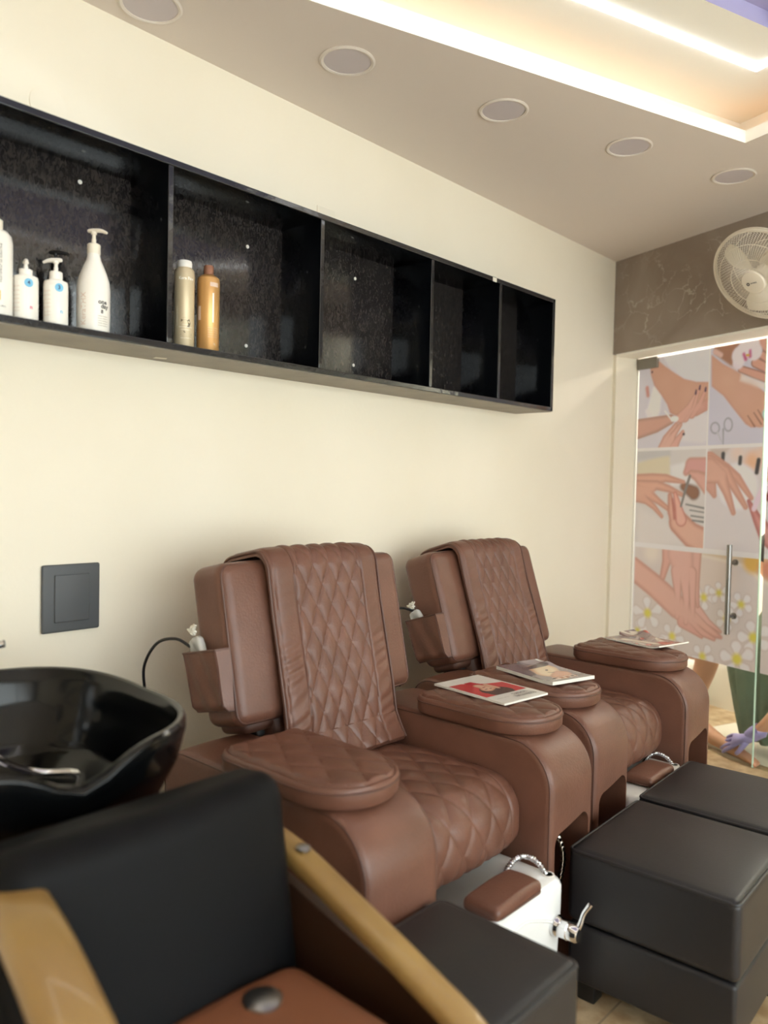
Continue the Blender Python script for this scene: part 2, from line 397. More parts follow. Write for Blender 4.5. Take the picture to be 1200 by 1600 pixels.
# dropped ceiling with a rectangular opening turned with the beam
H_B = Vector((1.067,3.09,0)); LU, LV = 2.5, 2.3
H_A = H_B-U*LU; H_C = H_B+V*LV; H_D = H_A+V*LV
RM = [Vector((0,-2.1,0)), Vector((0,4.3,0)), Vector((4.5,2.75,0)), Vector((4.5,-2.1,0))]
HO = [H_A, H_B, H_C, H_D]
b = MB()
for z0 in (ZC, ZC+.045):
    for i in range(4):
        j = (i+1)%4; q = [RM[i], RM[j], HO[j], HO[i]]; b.add([(p.x,p.y,z0) for p in q], [(0,1,2,3)])
structure(b.obj('ceiling', 'ceil', weld=1e-5, recalc=False))
b = MB()
for i in range(4):
    p, q = HO[i], HO[(i+1)%4]; b.add([(p.x,p.y,ZC),(q.x,q.y,ZC),(q.x,q.y,ZC+.045),(p.x,p.y,ZC+.045)], [(0,1,2,3)])
structure(b.obj('trim_1', 'lip', recalc=False))
ZU = 2.80; OUT = .13
def tray_pt(u, v, z): p = H_B-U*u+V*v; return (p.x,p.y,z)
b = MB()     # upright sides of the raised tray and its upper ceiling with a shallow inner panel
c4 = lambda o, z: [tray_pt(-o,-o,z), tray_pt(LU+o,-o,z), tray_pt(LU+o,LV+o,z), tray_pt(-o,LV+o,z)]
lo, hi = c4(OUT, ZC+.045), c4(OUT, ZU)
for i in range(4): j = (i+1)%4; b.add([lo[i],lo[j],hi[j],hi[i]], [(0,1,2,3)])
inn = c4(-.345, ZU)
for i in range(4): j = (i+1)%4; b.add([hi[i],hi[j],inn[j],inn[i]], [(0,1,2,3)])
structure(b.obj('ceiling_tray', 'lip', recalc=False))
b = MB(); up = c4(-.345, ZU+.05)
for i in range(4): j = (i+1)%4; b.add([inn[i],inn[j],up[j],up[i]], [(0,1,2,3)])
b.add(up, [(0,1,2,3)]); structure(b.obj('ceiling_panel', 'tray', recalc=False))
# white strip light: a rectangle of channel on the upper ceiling
st = empty('led_strip_light', tray_pt(LU/2,LV/2,ZU), 'white glowing strip light running as a rectangle inside the raised ceiling tray', 'strip light')
def strip(name, o, w, z, h, m, parent):
    A_ = c4(o+w/2, z); B_ = c4(o-w/2, z); off = Vector(parent.location)
    for i in range(4):
        j = (i+1)%4; b = MB(); q = [A_[i],A_[j],B_[j],B_[i]]
        b.add([Vector(p)-off for p in q]+[Vector(p)-off-Vector((0,0,h)) for p in q], [(0,1,2,3),(7,6,5,4),(0,4,5,1),(1,5,6,2),(2,6,7,3),(3,7,4,0)])
        b.obj(name, m, parent, weld=0)
strip('glowing_length', -.175, .022, ZU-.001, .006, 'led', st)
wt = empty('cove_strip_light', tray_pt(LU/2,LV/2,ZC+.05), 'warm strip light hidden on the ledge around the ceiling tray', 'strip light')
strip('warm_length', .07, .02, ZC+.056, .005, 'led_w', wt)
# end wall: marble beam over a set-back glass front
def ew(s, off, z): p = E0+V*s+U*off; return Vector((p.x,p.y,z))
EWM = basis(V, U, Vector((0,0,1)), E0)           # local x along the wall, y = depth behind the beam face, z up
def local_box(name, s0, s1, o0, o1, z0, z1, m, parent=None):
    b = MB(); b.box(((s0+s1)/2,(o0+o1)/2,(z0+z1)/2), (s1-s0,o1-o0,z1-z0)); return b.obj(name, m, parent, mx=EWM)
structure(local_box('wall_end', .0, 4.75, 0, .165, 2.127, ZC+.0, 'marble'))
structure(local_box('trim_2', .02, 4.75, .005, .165, 2.115, 2.127, 'lip'))
b = MB(); b.box((-.12,.14,1.06), (.285,.27,2.12)); structure(b.obj('wall_reveal', 'wall', mx=EWM))   # short return beside the glass
structure(local_box('trim_3', .0225, .034, .165, .185, 0, 2.115, 'white_plastic'))
# room behind the glass
structure(local_box('wall_far', -1.0, 4.75, .95, 1.05, 0, 2.6, 'lip'))
structure(local_box('wall_side', -1.1, -1.0, .28, 1.0, 0, 2.6, 'wall'))
structure(local_box('ceiling_far', -1.0, 4.75, .165, 1.0, 2.3, 2.35, 'ceil'))
area('treatment_room_fill', ew(1.0,.6,2.28), (0,0,math.atan2(V.y,V.x)), 1.6, .25, 34, (1,.93,.84))  # unseen fill light added to brighten what shows behind the glass
FILM = [('C',[(0.034,1.6),(0.522,2.15)],(220,216,222),(220,216,222),0),('P',[(0.189,2.139),(0.535,2.149),(0.544,1.922),(0.383,1.951),(0.265,2.025)],(228,228,238),(228,228,238),2),('L',[(0.174,1.917,0.0373),(0.153,1.812,0.0475)],(238,236,240),(238,236,240),3),('L',[(0.104,1.809,0.0136),(0.139,1.75,0.0203)],(236,232,236),(236,232,236),3),('L',[(0.1,1.94,0.0122),(0.108,1.898,0.0109)],(208,148,138),(208,148,138),2),('L',[(0.334,1.671,0.0407),(0.482,1.693,0.0814)],(230,226,226),(230,226,226),4),('P',[(0.118,2.067),(0.124,2.016),(0.152,1.95),(0.207,1.889),(0.249,1.836),(0.271,1.788),(0.311,1.768),(0.367,1.79),(0.448,1.819),(0.547,1.834),(0.544,1.927),(0.443,1.939),(0.36,1.964),(0.282,2.01),(0.225,2.048),(0.183,2.081),(0.134,2.091)],(205,152,132),(205,152,132),1.5),('P',[(0.125,2.067),(0.133,2.015),(0.16,1.953),(0.215,1.891),(0.257,1.838),(0.279,1.796),(0.31,1.779),(0.367,1.799),(0.448,1.828),(0.547,1.84),(0.544,1.925),(0.443,1.936),(0.36,1.96),(0.282,2.006),(0.225,2.044),(0.184,2.077),(0.141,2.085)],(214,165,140),(214,165,140),2.5),('L',[(0.386,1.884,0.0305),(0.387,1.884,0.0305)],(220,173,148),(220,173,148),14),('L',[(0.244,1.966,0.0339),(0.245,1.965,0.0339)],(218,170,145),(218,170,145),16),('L',[(0.129,2.057,0.0061),(0.13,2.057,0.0061)],(80,35,65),(80,35,65),1),('L',[(0.133,2.027,0.0061),(0.134,2.027,0.0061)],(80,35,65),(80,35,65),1),('L',[(0.04,1.711,0.0577),(0.173,1.729,0.0461),(0.277,1.751,0.0285)],(216,168,148),(187,146,128),1),('L',[(0.541,1.823,0.0305),(0.449,1.784,0.0271)],(214,158,142),(205,152,132),1),('L',[(0.42,1.774,0.0285),(0.47,1.818,0.0183),(0.506,1.894,0.0102)],(224,172,155),(205,152,132),1),('L',[(0.376,1.759,0.0305),(0.433,1.821,0.0183),(0.466,1.906,0.0088)],(226,176,158),(205,152,132),1),('L',[(0.346,1.755,0.0305),(0.404,1.811,0.0203),(0.442,1.879,0.0081)],(228,180,162),(205,152,132),1),('L',[(0.361,1.76,0.0231),(0.405,1.787,0.0149),(0.478,1.805,0.0095)],(225,175,158),(225,175,158),6),('L',[(0.444,1.894,0.0047),(0.442,1.877,0.0061)],(75,35,75),(75,35,75),1),('L',[(0.469,1.916,0.0047),(0.466,1.899,0.0061)],(75,35,75),(75,35,75),1),('L',[(0.506,1.902,0.0047),(0.504,1.886,0.0061)],(75,35,75),(75,35,75),1),('L',[(0.236,1.576,0.0509),(0.258,1.638,0.0373),(0.317,1.72,0.0149)],(226,182,165),(205,152,132),1),('L',[(0.267,1.588,0.0407),(0.296,1.661,0.0217),(0.347,1.719,0.0122)],(228,184,168),(205,152,132),1),('L',[(0.292,1.575,0.0339),(0.328,1.635,0.0217),(0.364,1.678,0.0115)],(226,176,162),(205,152,132),1),('L',[(0.244,1.589,0.0339),(0.273,1.637,0.0231)],(227,183,166),(227,183,166),6),('L',[(0.37,1.666,0.0075),(0.371,1.666,0.0075)],(60,30,50),(60,30,50),1),('L',[(0.235,1.8,0.0041),(0.28,1.753,0.0047)],(245,243,245),(245,243,245),1),('L',[(0.292,1.753,0.0149),(0.319,1.752,0.0136)],(240,238,240),(240,238,240),1),('C',[(0.532,1.6),(1.3,2.15)],(212,210,222),(212,210,222),0),('P',[(0.549,2.135),(0.736,2.14),(0.744,2.094),(0.677,1.992),(0.65,2.001),(0.552,2.071)],(172,122,96),(172,122,96),2.5),('L',[(0.558,2.082,0.0136),(0.594,2.06,0.0122)],(225,190,180),(225,190,180),2),('L',[(0.819,2.105,0.0271),(0.864,2.06,0.0305),(0.925,2.025,0.0339)],(220,166,145),(160,108,90),1),('L',[(0.835,2.027,0.0217),(0.872,2.0,0.0231),(0.927,1.982,0.0271)],(220,166,145),(160,108,90),1),('L',[(0.799,1.996,0.0258),(0.868,1.958,0.0244),(0.929,1.934,0.0271)],(220,166,145),(160,108,90),1),('L',[(0.717,1.973,0.019),(0.808,1.935,0.0231),(0.87,1.909,0.0231),(0.931,1.881,0.0271)],(220,166,145),(160,108,90),1),('L',[(0.708,2.044,0.0475),(0.708,2.044,0.0475)],(236,228,236),(236,228,236),2),('L',[(0.745,2.072,0.0509),(0.746,2.072,0.0509)],(236,228,236),(236,228,236),2),('L',[(0.79,2.049,0.0421),(0.791,2.049,0.0421)],(236,228,236),(236,228,236),2),('L',[(0.699,2.006,0.0326),(0.7,2.006,0.0326)],(236,228,236),(236,228,236),2),('L',[(0.776,2.084,0.0407),(0.777,2.084,0.0407)],(236,228,236),(236,228,236),2),('L',[(0.73,2.046,0.0081),(0.742,2.02,0.0095)],(200,90,140),(200,90,140),2),('L',[(0.766,2.058,0.0068),(0.766,2.031,0.0095)],(205,100,150),(205,100,150),2),('L',[(0.747,2.039,0.0054),(0.759,2.037,0.0054)],(225,180,60),(225,180,60),1),('P',[(0.538,2.067),(0.609,2.012),(0.711,1.954),(0.797,1.895),(0.873,1.828),(0.935,1.78),(0.938,1.716),(0.879,1.682),(0.837,1.676),(0.812,1.68),(0.786,1.679),(0.754,1.697),(0.686,1.772),(0.616,1.851),(0.545,1.904)],(205,152,132),(205,152,132),1.5),('P',[(0.538,2.062),(0.609,2.007),(0.711,1.95),(0.797,1.891),(0.873,1.823),(0.935,1.774),(0.937,1.721),(0.876,1.69),(0.836,1.681),(0.811,1.686),(0.786,1.685),(0.759,1.705),(0.691,1.777),(0.621,1.857),(0.544,1.911)],(216,168,142),(216,168,142),3),('P',[(0.718,1.948),(0.809,1.91),(0.932,1.854),(0.933,1.822),(0.841,1.863),(0.713,1.915)],(236,226,218),(236,226,218),3),('L',[(0.646,1.928,0.0339),(0.647,1.928,0.0339)],(221,176,150),(221,176,150),18),('L',[(0.748,1.839,0.0407),(0.749,1.839,0.0407)],(220,172,148),(220,172,148),16),('L',[(0.765,1.738,0.002),(0.805,1.683,0.0041)],(150,98,80),(150,98,80),1.5),('L',[(0.799,1.75,0.002),(0.842,1.692,0.0041)],(150,98,80),(150,98,80),1.5),('L',[(0.821,1.762,0.002),(0.863,1.699,0.0041)],(150,98,80),(150,98,80),1.5),('L',[(0.877,1.741,0.0305),(0.877,1.741,0.0305)],(160,220,212),(160,220,212),2),('L',[(0.599,1.686,0.0047),(0.598,1.676,0.0047),(0.592,1.667,0.0047),(0.584,1.662,0.0047),(0.574,1.66,0.0047),(0.564,1.663,0.0047),(0.555,1.669,0.0047),(0.549,1.679,0.0047),(0.546,1.689,0.0047),(0.548,1.7,0.0047),(0.553,1.709,0.0047),(0.562,1.714,0.0047),(0.572,1.716,0.0047),(0.582,1.713,0.0047),(0.591,1.706,0.0047),(0.597,1.697,0.0047),(0.599,1.686,0.0047)],(170,170,182),(170,170,182),1),('L',[(0.676,1.699,0.0047),(0.675,1.687,0.0047),(0.67,1.676,0.0047),(0.663,1.67,0.0047),(0.653,1.668,0.0047),(0.644,1.671,0.0047),(0.636,1.678,0.0047),(0.63,1.689,0.0047),(0.628,1.702,0.0047),(0.629,1.715,0.0047),(0.634,1.725,0.0047),(0.642,1.732,0.0047),(0.651,1.734,0.0047),(0.66,1.73,0.0047),(0.668,1.723,0.0047),(0.674,1.712,0.0047),(0.676,1.699,0.0047)],(170,170,182),(170,170,182),1),('L',[(0.588,1.664,0.0054),(0.626,1.599,0.0034)],(200,200,208),(200,200,208),1),('L',[(0.623,1.679,0.0054),(0.626,1.605,0.0027)],(165,165,175),(165,165,175),1),('C',[(0.04,1.06),(0.522,1.583)],(222,217,212),(222,217,212),0),('P',[(0.043,1.514),(0.276,1.574),(0.29,1.44),(0.046,1.44)],(226,216,186),(226,216,186),4),('P',[(0.039,1.603),(0.284,1.594),(0.286,1.552),(0.042,1.529)],(205,203,200),(205,203,200),4),('P',[(0.288,1.496),(0.541,1.546),(0.546,1.412),(0.293,1.383)],(236,234,232),(236,234,232),4),('P',[(0.053,1.271),(0.264,1.206),(0.411,1.068),(0.062,1.042)],(232,226,220),(232,226,220),8),('L',[(0.381,1.384,0.0233),(0.45,1.351,0.0388)],(150,106,80),(120,80,60),3),('L',[(0.543,1.493,0.0465),(0.427,1.501,0.0388),(0.395,1.46,0.0194)],(222,166,158),(205,152,132),2),('L',[(0.547,1.392,0.0543),(0.472,1.439,0.031),(0.429,1.453,0.0194)],(226,176,160),(205,152,132),2),('L',[(0.038,1.396,0.0581),(0.153,1.422,0.0349),(0.255,1.429,0.0233),(0.38,1.408,0.0109)],(228,180,155),(205,152,132),1.5),('L',[(0.039,1.359,0.062),(0.192,1.39,0.0279),(0.284,1.369,0.0202),(0.374,1.339,0.0124)],(230,182,158),(205,152,132),1.5),('L',[(0.04,1.344,0.0543),(0.137,1.338,0.031),(0.214,1.297,0.0186),(0.321,1.237,0.0116)],(228,178,154),(205,152,132),1.5),('L',[(0.04,1.337,0.0465),(0.12,1.302,0.0233),(0.178,1.267,0.0171),(0.236,1.216,0.0116)],(226,176,152),(205,152,132),1.5),('L',[(0.039,1.352,0.0465),(0.108,1.36,0.0326),(0.155,1.368,0.0202)],(229,180,156),(229,180,156),6),('L',[(0.56,1.086,0.0698),(0.442,1.125,0.0698),(0.354,1.189,0.0659),(0.307,1.243,0.031),(0.29,1.334,0.0155)],(230,184,162),(200,140,120),2),('L',[(0.371,1.204,0.0388),(0.35,1.273,0.0248),(0.325,1.342,0.014)],(236,186,168),(205,130,115),1.5),('L',[(0.309,1.313,0.0047),(0.326,1.209,0.0078)],(190,105,95),(190,105,95),3),('L',[(0.368,1.277,0.0062),(0.394,1.364,0.0085),(0.421,1.439,0.0085)],(135,130,125),(135,130,125),1),('L',[(0.402,1.288,0.0039),(0.528,1.27,0.0047)],(110,110,112),(110,110,112),1.5),('L',[(0.438,1.228,0.0039),(0.53,1.221,0.0039)],(110,110,112),(110,110,112),1.5),('L',[(0.448,1.204,0.0039),(0.531,1.198,0.0054)],(110,110,112),(110,110,112),1.5),('L',[(0.429,1.258,0.0031),(0.529,1.248,0.0031)],(110,110,112),(110,110,112),1.5),('C',[(0.532,1.06),(1.3,1.583)],(226,220,219),(226,220,219),0),('P',[(0.547,1.586),(0.665,1.582),(0.591,1.492),(0.551,1.506)],(205,190,180),(205,190,180),5),('L',[(0.801,1.514,0.0465),(0.802,1.514,0.0465)],(242,190,150),(242,190,150),10),('L',[(0.871,1.55,0.0388),(0.871,1.55,0.0388)],(240,205,180),(240,205,180),10),('L',[(0.712,1.554,0.0388),(0.712,1.554,0.0388)],(236,214,200),(236,214,200),10),('L',[(0.718,1.387,0.1163),(0.719,1.387,0.1163)],(238,235,238),(238,235,238),4),('L',[(0.628,1.553,0.0116),(0.626,1.508,0.0109)],(62,58,62),(62,58,62),1.5),('L',[(0.731,1.532,0.0109),(0.729,1.503,0.0109)],(62,58,62),(62,58,62),1.5),('L',[(0.835,1.517,0.0116),(0.826,1.457,0.0116)],(62,58,62),(62,58,62),1.5),('L',[(0.546,1.412,0.0465),(0.581,1.34,0.0155)],(216,164,146),(205,152,132),1.5),('L',[(0.543,1.506,0.062),(0.646,1.472,0.0349),(0.716,1.432,0.0233),(0.801,1.331,0.0132)],(222,172,150),(205,152,132),1.5),('L',[(0.543,1.486,0.0659),(0.639,1.459,0.0388),(0.688,1.4,0.0248),(0.77,1.286,0.0147)],(226,178,156),(205,152,132),1.5),('L',[(0.544,1.466,0.0698),(0.617,1.439,0.0403),(0.659,1.354,0.0248),(0.7,1.255,0.0147)],(228,182,160),(205,152,132),1.5),('L',[(0.544,1.473,0.0481),(0.592,1.459,0.0357),(0.628,1.452,0.0217)],(226,178,157),(226,178,157),6),('L',[(1.038,1.061,0.0698),(0.901,1.13,0.0426),(0.841,1.226,0.0271),(0.787,1.315,0.0109)],(216,152,145),(180,105,100),1.5),('L',[(0.956,1.463,0.0388),(0.881,1.451,0.0202),(0.865,1.42,0.0109)],(222,160,150),(205,152,132),1.5),('L',[(0.96,1.353,0.0465),(0.886,1.339,0.0233)],(150,70,75),(130,60,65),2),('L',[(0.867,1.389,0.0155),(0.818,1.278,0.0132)],(236,216,228),(236,216,228),1.5),('C',[(0.047,0.44),(1.3,1.035)],(224,214,206),(224,214,206),0),('L',[(0.172,1.009,0.0523),(0.173,1.009,0.0523)],(238,228,214),(238,228,214),10),('L',[(0.604,0.94,0.1395),(0.604,0.94,0.1395)],(228,214,202),(228,214,202),14),('P',[(0.414,1.036),(0.773,0.994),(0.911,0.903),(1.087,0.844),(1.077,1.097),(0.507,1.082)],(220,200,170),(220,200,170),5),('L',[(0.414,1.033,0.0061),(0.773,0.994,0.0087),(0.91,0.91,0.0105),(1.087,0.844,0.0105)],(238,228,212),(238,228,212),3),('L',[(0.821,1.013,0.0523),(0.822,1.013,0.0523)],(228,184,84),(228,184,84),6),('L',[(0.902,0.986,0.048),(0.903,0.986,0.048)],(214,140,110),(214,140,110),6),('L',[(0.095,0.539,0.0098),(0.113,0.522,0.022)],(240,234,230),(212,200,192),1.5),('L',[(0.068,0.536,0.0098),(0.048,0.513,0.022)],(240,234,230),(212,200,192),1.5),('L',[(0.06,0.554,0.0098),(0.029,0.558,0.022)],(240,234,230),(212,200,192),1.5),('L',[(0.083,0.569,0.0098),(0.084,0.594,0.022)],(240,234,230),(212,200,192),1.5),('L',[(0.104,0.56,0.0098),(0.135,0.571,0.022)],(240,234,230),(212,200,192),1.5),('L',[(0.082,0.552,0.0159),(0.083,0.552,0.0159)],(226,216,80),(226,216,80),4),('L',[(0.36,0.559,0.0126),(0.395,0.554,0.0283)],(240,234,230),(212,200,192),1.5),('L',[(0.334,0.542,0.0126),(0.332,0.511,0.0283)],(240,234,230),(212,200,192),1.5),('L',[(0.309,0.554,0.0126),(0.272,0.54,0.0283)],(240,234,230),(212,200,192),1.5),('L',[(0.32,0.579,0.0126),(0.3,0.601,0.0283)],(240,234,230),(212,200,192),1.5),('L',[(0.352,0.582,0.0126),(0.375,0.609,0.0283)],(240,234,230),(212,200,192),1.5),('L',[(0.335,0.563,0.0204),(0.336,0.563,0.0204)],(226,216,80),(226,216,80),4),('L',[(0.559,0.803,0.0119),(0.591,0.802,0.0267)],(240,234,230),(212,200,192),1.5),('L',[(0.54,0.785,0.0119),(0.545,0.759,0.0267)],(240,234,230),(212,200,192),1.5),('L',[(0.516,0.793,0.0119),(0.486,0.778,0.0267)],(240,234,230),(212,200,192),1.5),('L',[(0.52,0.816,0.0119),(0.497,0.833,0.0267)],(240,234,230),(212,200,192),1.5),('L',[(0.547,0.822,0.0119),(0.562,0.848,0.0267)],(240,234,230),(212,200,192),1.5),('L',[(0.537,0.804,0.0193),(0.537,0.804,0.0193)],(226,216,80),(226,216,80),4),('L',[(0.642,0.828,0.0098),(0.658,0.813,0.022)],(240,234,230),(212,200,192),1.5),('L',[(0.62,0.824,0.0098),(0.606,0.804,0.022)],(240,234,230),(212,200,192),1.5),('L',[(0.612,0.841,0.0098),(0.586,0.843,0.022)],(240,234,230),(212,200,192),1.5),('L',[(0.628,0.854,0.0098),(0.626,0.876,0.022)],(240,234,230),(212,200,192),1.5),('L',[(0.647,0.846,0.0098),(0.67,0.857,0.022)],(240,234,230),(212,200,192),1.5),('L',[(0.63,0.839,0.0159),(0.631,0.839,0.0159)],(226,216,80),(226,216,80),4),('L',[(0.782,0.793,0.0112),(0.807,0.785,0.0251)],(240,234,230),(212,200,192),1.5),('L',[(0.761,0.781,0.0112),(0.757,0.756,0.0251)],(240,234,230),(212,200,192),1.5),('L',[(0.745,0.793,0.0112),(0.717,0.786,0.0251)],(240,234,230),(212,200,192),1.5),('L',[(0.755,0.813,0.0112),(0.742,0.833,0.0251)],(240,234,230),(212,200,192),1.5),('L',[(0.778,0.812,0.0112),(0.798,0.831,0.0251)],(240,234,230),(212,200,192),1.5),('L',[(0.764,0.798,0.0181),(0.765,0.798,0.0181)],(226,216,80),(226,216,80),4),('L',[(0.703,0.715,0.0112),(0.732,0.717,0.0251)],(240,234,230),(212,200,192),1.5),('L',[(0.688,0.697,0.0112),(0.695,0.674,0.0251)],(240,234,230),(212,200,192),1.5),('L',[(0.665,0.701,0.0112),(0.641,0.685,0.0251)],(240,234,230),(212,200,192),1.5),('L',[(0.667,0.722,0.0112),(0.645,0.736,0.0251)],(240,234,230),(212,200,192),1.5),('L',[(0.691,0.731,0.0112),(0.701,0.755,0.0251)],(240,234,230),(212,200,192),1.5),('L',[(0.683,0.713,0.0181),(0.684,0.713,0.0181)],(226,216,80),(226,216,80),4),('L',[(0.861,0.634,0.0154),(0.89,0.618,0.0345)],(240,234,230),(212,200,192),1.5),('L',[(0.831,0.622,0.0154),(0.818,0.589,0.0345)],(240,234,230),(212,200,192),1.5),('L',[(0.814,0.642,0.0154),(0.776,0.638,0.0345)],(240,234,230),(212,200,192),1.5),('L',[(0.833,0.667,0.0154),(0.823,0.697,0.0345)],(240,234,230),(212,200,192),1.5),('L',[(0.862,0.662,0.0154),(0.892,0.684,0.0345)],(240,234,230),(212,200,192),1.5),('L',[(0.84,0.645,0.0249),(0.841,0.646,0.0249)],(226,216,80),(226,216,80),4),('L',[(0.562,0.492,0.0119),(0.593,0.49,0.0267)],(240,234,230),(212,200,192),1.5),('L',[(0.541,0.474,0.0119),(0.543,0.447,0.0267)],(240,234,230),(212,200,192),1.5),('L',[(0.518,0.482,0.0119),(0.487,0.467,0.0267)],(240,234,230),(212,200,192),1.5),('L',[(0.525,0.506,0.0119),(0.505,0.523,0.0267)],(240,234,230),(212,200,192),1.5),('L',[(0.553,0.511,0.0119),(0.571,0.537,0.0267)],(240,234,230),(212,200,192),1.5),('L',[(0.54,0.493,0.0193),(0.541,0.493,0.0193)],(226,216,80),(226,216,80),4),('L',[(0.77,0.504,0.0167),(0.797,0.481,0.0377)],(240,234,230),(212,200,192),1.5),('L',[(0.735,0.495,0.0167),(0.712,0.46,0.0377)],(240,234,230),(212,200,192),1.5),('L',[(0.721,0.521,0.0167),(0.679,0.523,0.0377)],(240,234,230),(212,200,192),1.5),('L',[(0.748,0.546,0.0167),(0.745,0.582,0.0377)],(240,234,230),(212,200,192),1.5),('L',[(0.778,0.535,0.0167),(0.816,0.555,0.0377)],(240,234,230),(212,200,192),1.5),('L',[(0.75,0.52,0.0272),(0.751,0.521,0.0272)],(226,216,80),(226,216,80),4),('L',[(0.26,0.482,0.0112),(0.294,0.483,0.0251)],(240,234,230),(212,200,192),1.5),('L',[(0.239,0.462,0.0112),(0.245,0.436,0.0251)],(240,234,230),(212,200,192),1.5),('L',[(0.213,0.468,0.0112),(0.182,0.451,0.0251)],(240,234,230),(212,200,192),1.5),('L',[(0.218,0.492,0.0112),(0.194,0.507,0.0251)],(240,234,230),(212,200,192),1.5),('L',[(0.247,0.5,0.0112),(0.263,0.526,0.0251)],(240,234,230),(212,200,192),1.5),('L',[(0.236,0.481,0.0181),(0.237,0.481,0.0181)],(226,216,80),(226,216,80),4),('L',[(0.177,0.645,0.0154),(0.208,0.62,0.0345)],(240,234,230),(212,200,192),1.5),('L',[(0.135,0.637,0.0154),(0.109,0.601,0.0345)],(240,234,230),(212,200,192),1.5),('L',[(0.12,0.665,0.0154),(0.07,0.668,0.0345)],(240,234,230),(212,200,192),1.5),('L',[(0.152,0.689,0.0154),(0.148,0.727,0.0345)],(240,234,230),(212,200,192),1.5),('L',[(0.187,0.677,0.0154),(0.231,0.697,0.0345)],(240,234,230),(212,200,192),1.5),('L',[(0.154,0.663,0.0249),(0.155,0.663,0.0249)],(226,216,80),(226,216,80),4),('L',[(0.034,0.905,0.0698),(0.201,0.824,0.0698),(0.358,0.733,0.0698),(0.486,0.682,0.0541),(0.616,0.624,0.0244),(0.65,0.613,0.0105)],(230,184,166),(205,150,132),2),('L',[(0.43,0.658,0.0392),(0.544,0.615,0.0209),(0.608,0.597,0.0122)],(228,180,164),(205,152,132),1.5),('L',[(0.401,0.653,0.0349),(0.488,0.613,0.0174),(0.531,0.594,0.0105)],(226,174,160),(205,152,132),1.5),('L',[(0.483,0.751,0.0262),(0.569,0.68,0.0174),(0.647,0.641,0.0087)],(232,188,174),(205,152,132),1.5),('L',[(0.296,1.019,0.0523),(0.278,0.962,0.0297),(0.256,0.883,0.0209)],(228,178,162),(205,152,132),1.5),('L',[(0.471,1.033,0.0436),(0.478,0.881,0.0297),(0.5,0.753,0.0122)],(230,184,170),(205,152,132),1.5),('L',[(0.376,1.018,0.0872),(0.4,0.918,0.068)],(232,186,170),(210,160,145),3),('L',[(0.452,0.924,0.0366),(0.463,0.786,0.0244),(0.472,0.684,0.0148)],(232,186,172),(205,152,132),1.5),('L',[(0.404,0.919,0.0366),(0.425,0.774,0.0244),(0.425,0.653,0.0157)],(234,188,174),(205,152,132),1.5),('L',[(0.35,0.921,0.0366),(0.365,0.797,0.0244),(0.365,0.675,0.0157)],(232,186,172),(205,152,132),1.5),('L',[(0.371,1.017,0.0733),(0.399,0.926,0.0541),(0.41,0.9,0.0419)],(232,186,171),(232,186,171),7),('L',[(0.222,0.811,0.0436),(0.378,0.72,0.048),(0.486,0.674,0.0297)],(230,184,167),(230,184,167),8)]
d = structure(empty('door_1', ew(.03,.175,0)))
dm = T(*(-Vector(d.location))) @ EWM
def part(mb, name, m, parent, **k): return mb.obj(name, m, parent, mx=dm, **k)
b = MB(); b.box((.444,.175,1.055), (.822,.01,2.10)); part(b, 'pane', 'glass', d)
b = MB(); b.box((.8565,.175,1.055), (.003,.0104,2.10)); part(b, 'glass_edge', 'glass_edge', d)
print_sheet('printed_film', .036, .855, .475, 2.105, .003, FILM, dm @ T(0,.1695,0), M['print'], d, .0039, (240,234,238), None, 1.1)
b = MB(); b.box((.105,.17,2.08), (.15,.03,.062), .003); part(b, 'patch_fitting', 'bracket', d)
b = MB(); b.tube([(.725,.12,.645),(.725,.12,1.095)], .013, 16)
part(b, 'handle', 'steel', d)
b = MB()
for z in (.735,1.005): b.tube([(.725,.12,z),(.725,.172,z)], .009, 12); b.tube([(.725,.163,z),(.725,.17,z)], .016, 14)
part(b, 'handle_mount', 'steel', d)
wn = structure(empty('window_2', ew(1.0,.2,0)))
wm = T(*(-Vector(wn.location))) @ EWM
b = MB(); b.box((2.8,.19,1.055), (3.86,.01,2.10)); b.obj('pane', 'glass', wn, mx=wm)
print_sheet('printed_film', .872, 1.35, .475, 2.105, .004, FILM, wm @ T(0,.1845,0), M['print'], wn, .0039, (240,234,238), None, 1.1)
# downlights, switched off, along the wall side of the dropped ceiling
LP = [(.124,1.189),(.336,1.737),(.525,2.307),(.725,2.85),(.929,3.382)]
LL = ['unlit round ceiling lamp nearest the camera, cut by the top edge of the photo', 'unlit round ceiling lamp above the second bay of the black shelf, left of centre',
      'middle one of five unlit round ceiling lamps', 'unlit round ceiling lamp beside the far corner of the ceiling tray', 'unlit round ceiling lamp farthest back, nearest the marble beam and fan']
for k, (x, y) in enumerate(LP):
    t = empty('ceiling_lamp', (x,y,ZC), LL[k], 'ceiling lamp', 'round lamps in the dropped ceiling')
    b = MB(); b.lathe([(.084,0),(.086,-.003),(.080,-.006),(.073,-.004),(.073,.0)], 48); b.obj('rim', 'lamp_ring', t)
    b = MB(); b.lathe([(.0,-.0035),(.04,-.0035),(.073,-.002)], 48); b.obj('cover', 'frosted', t)
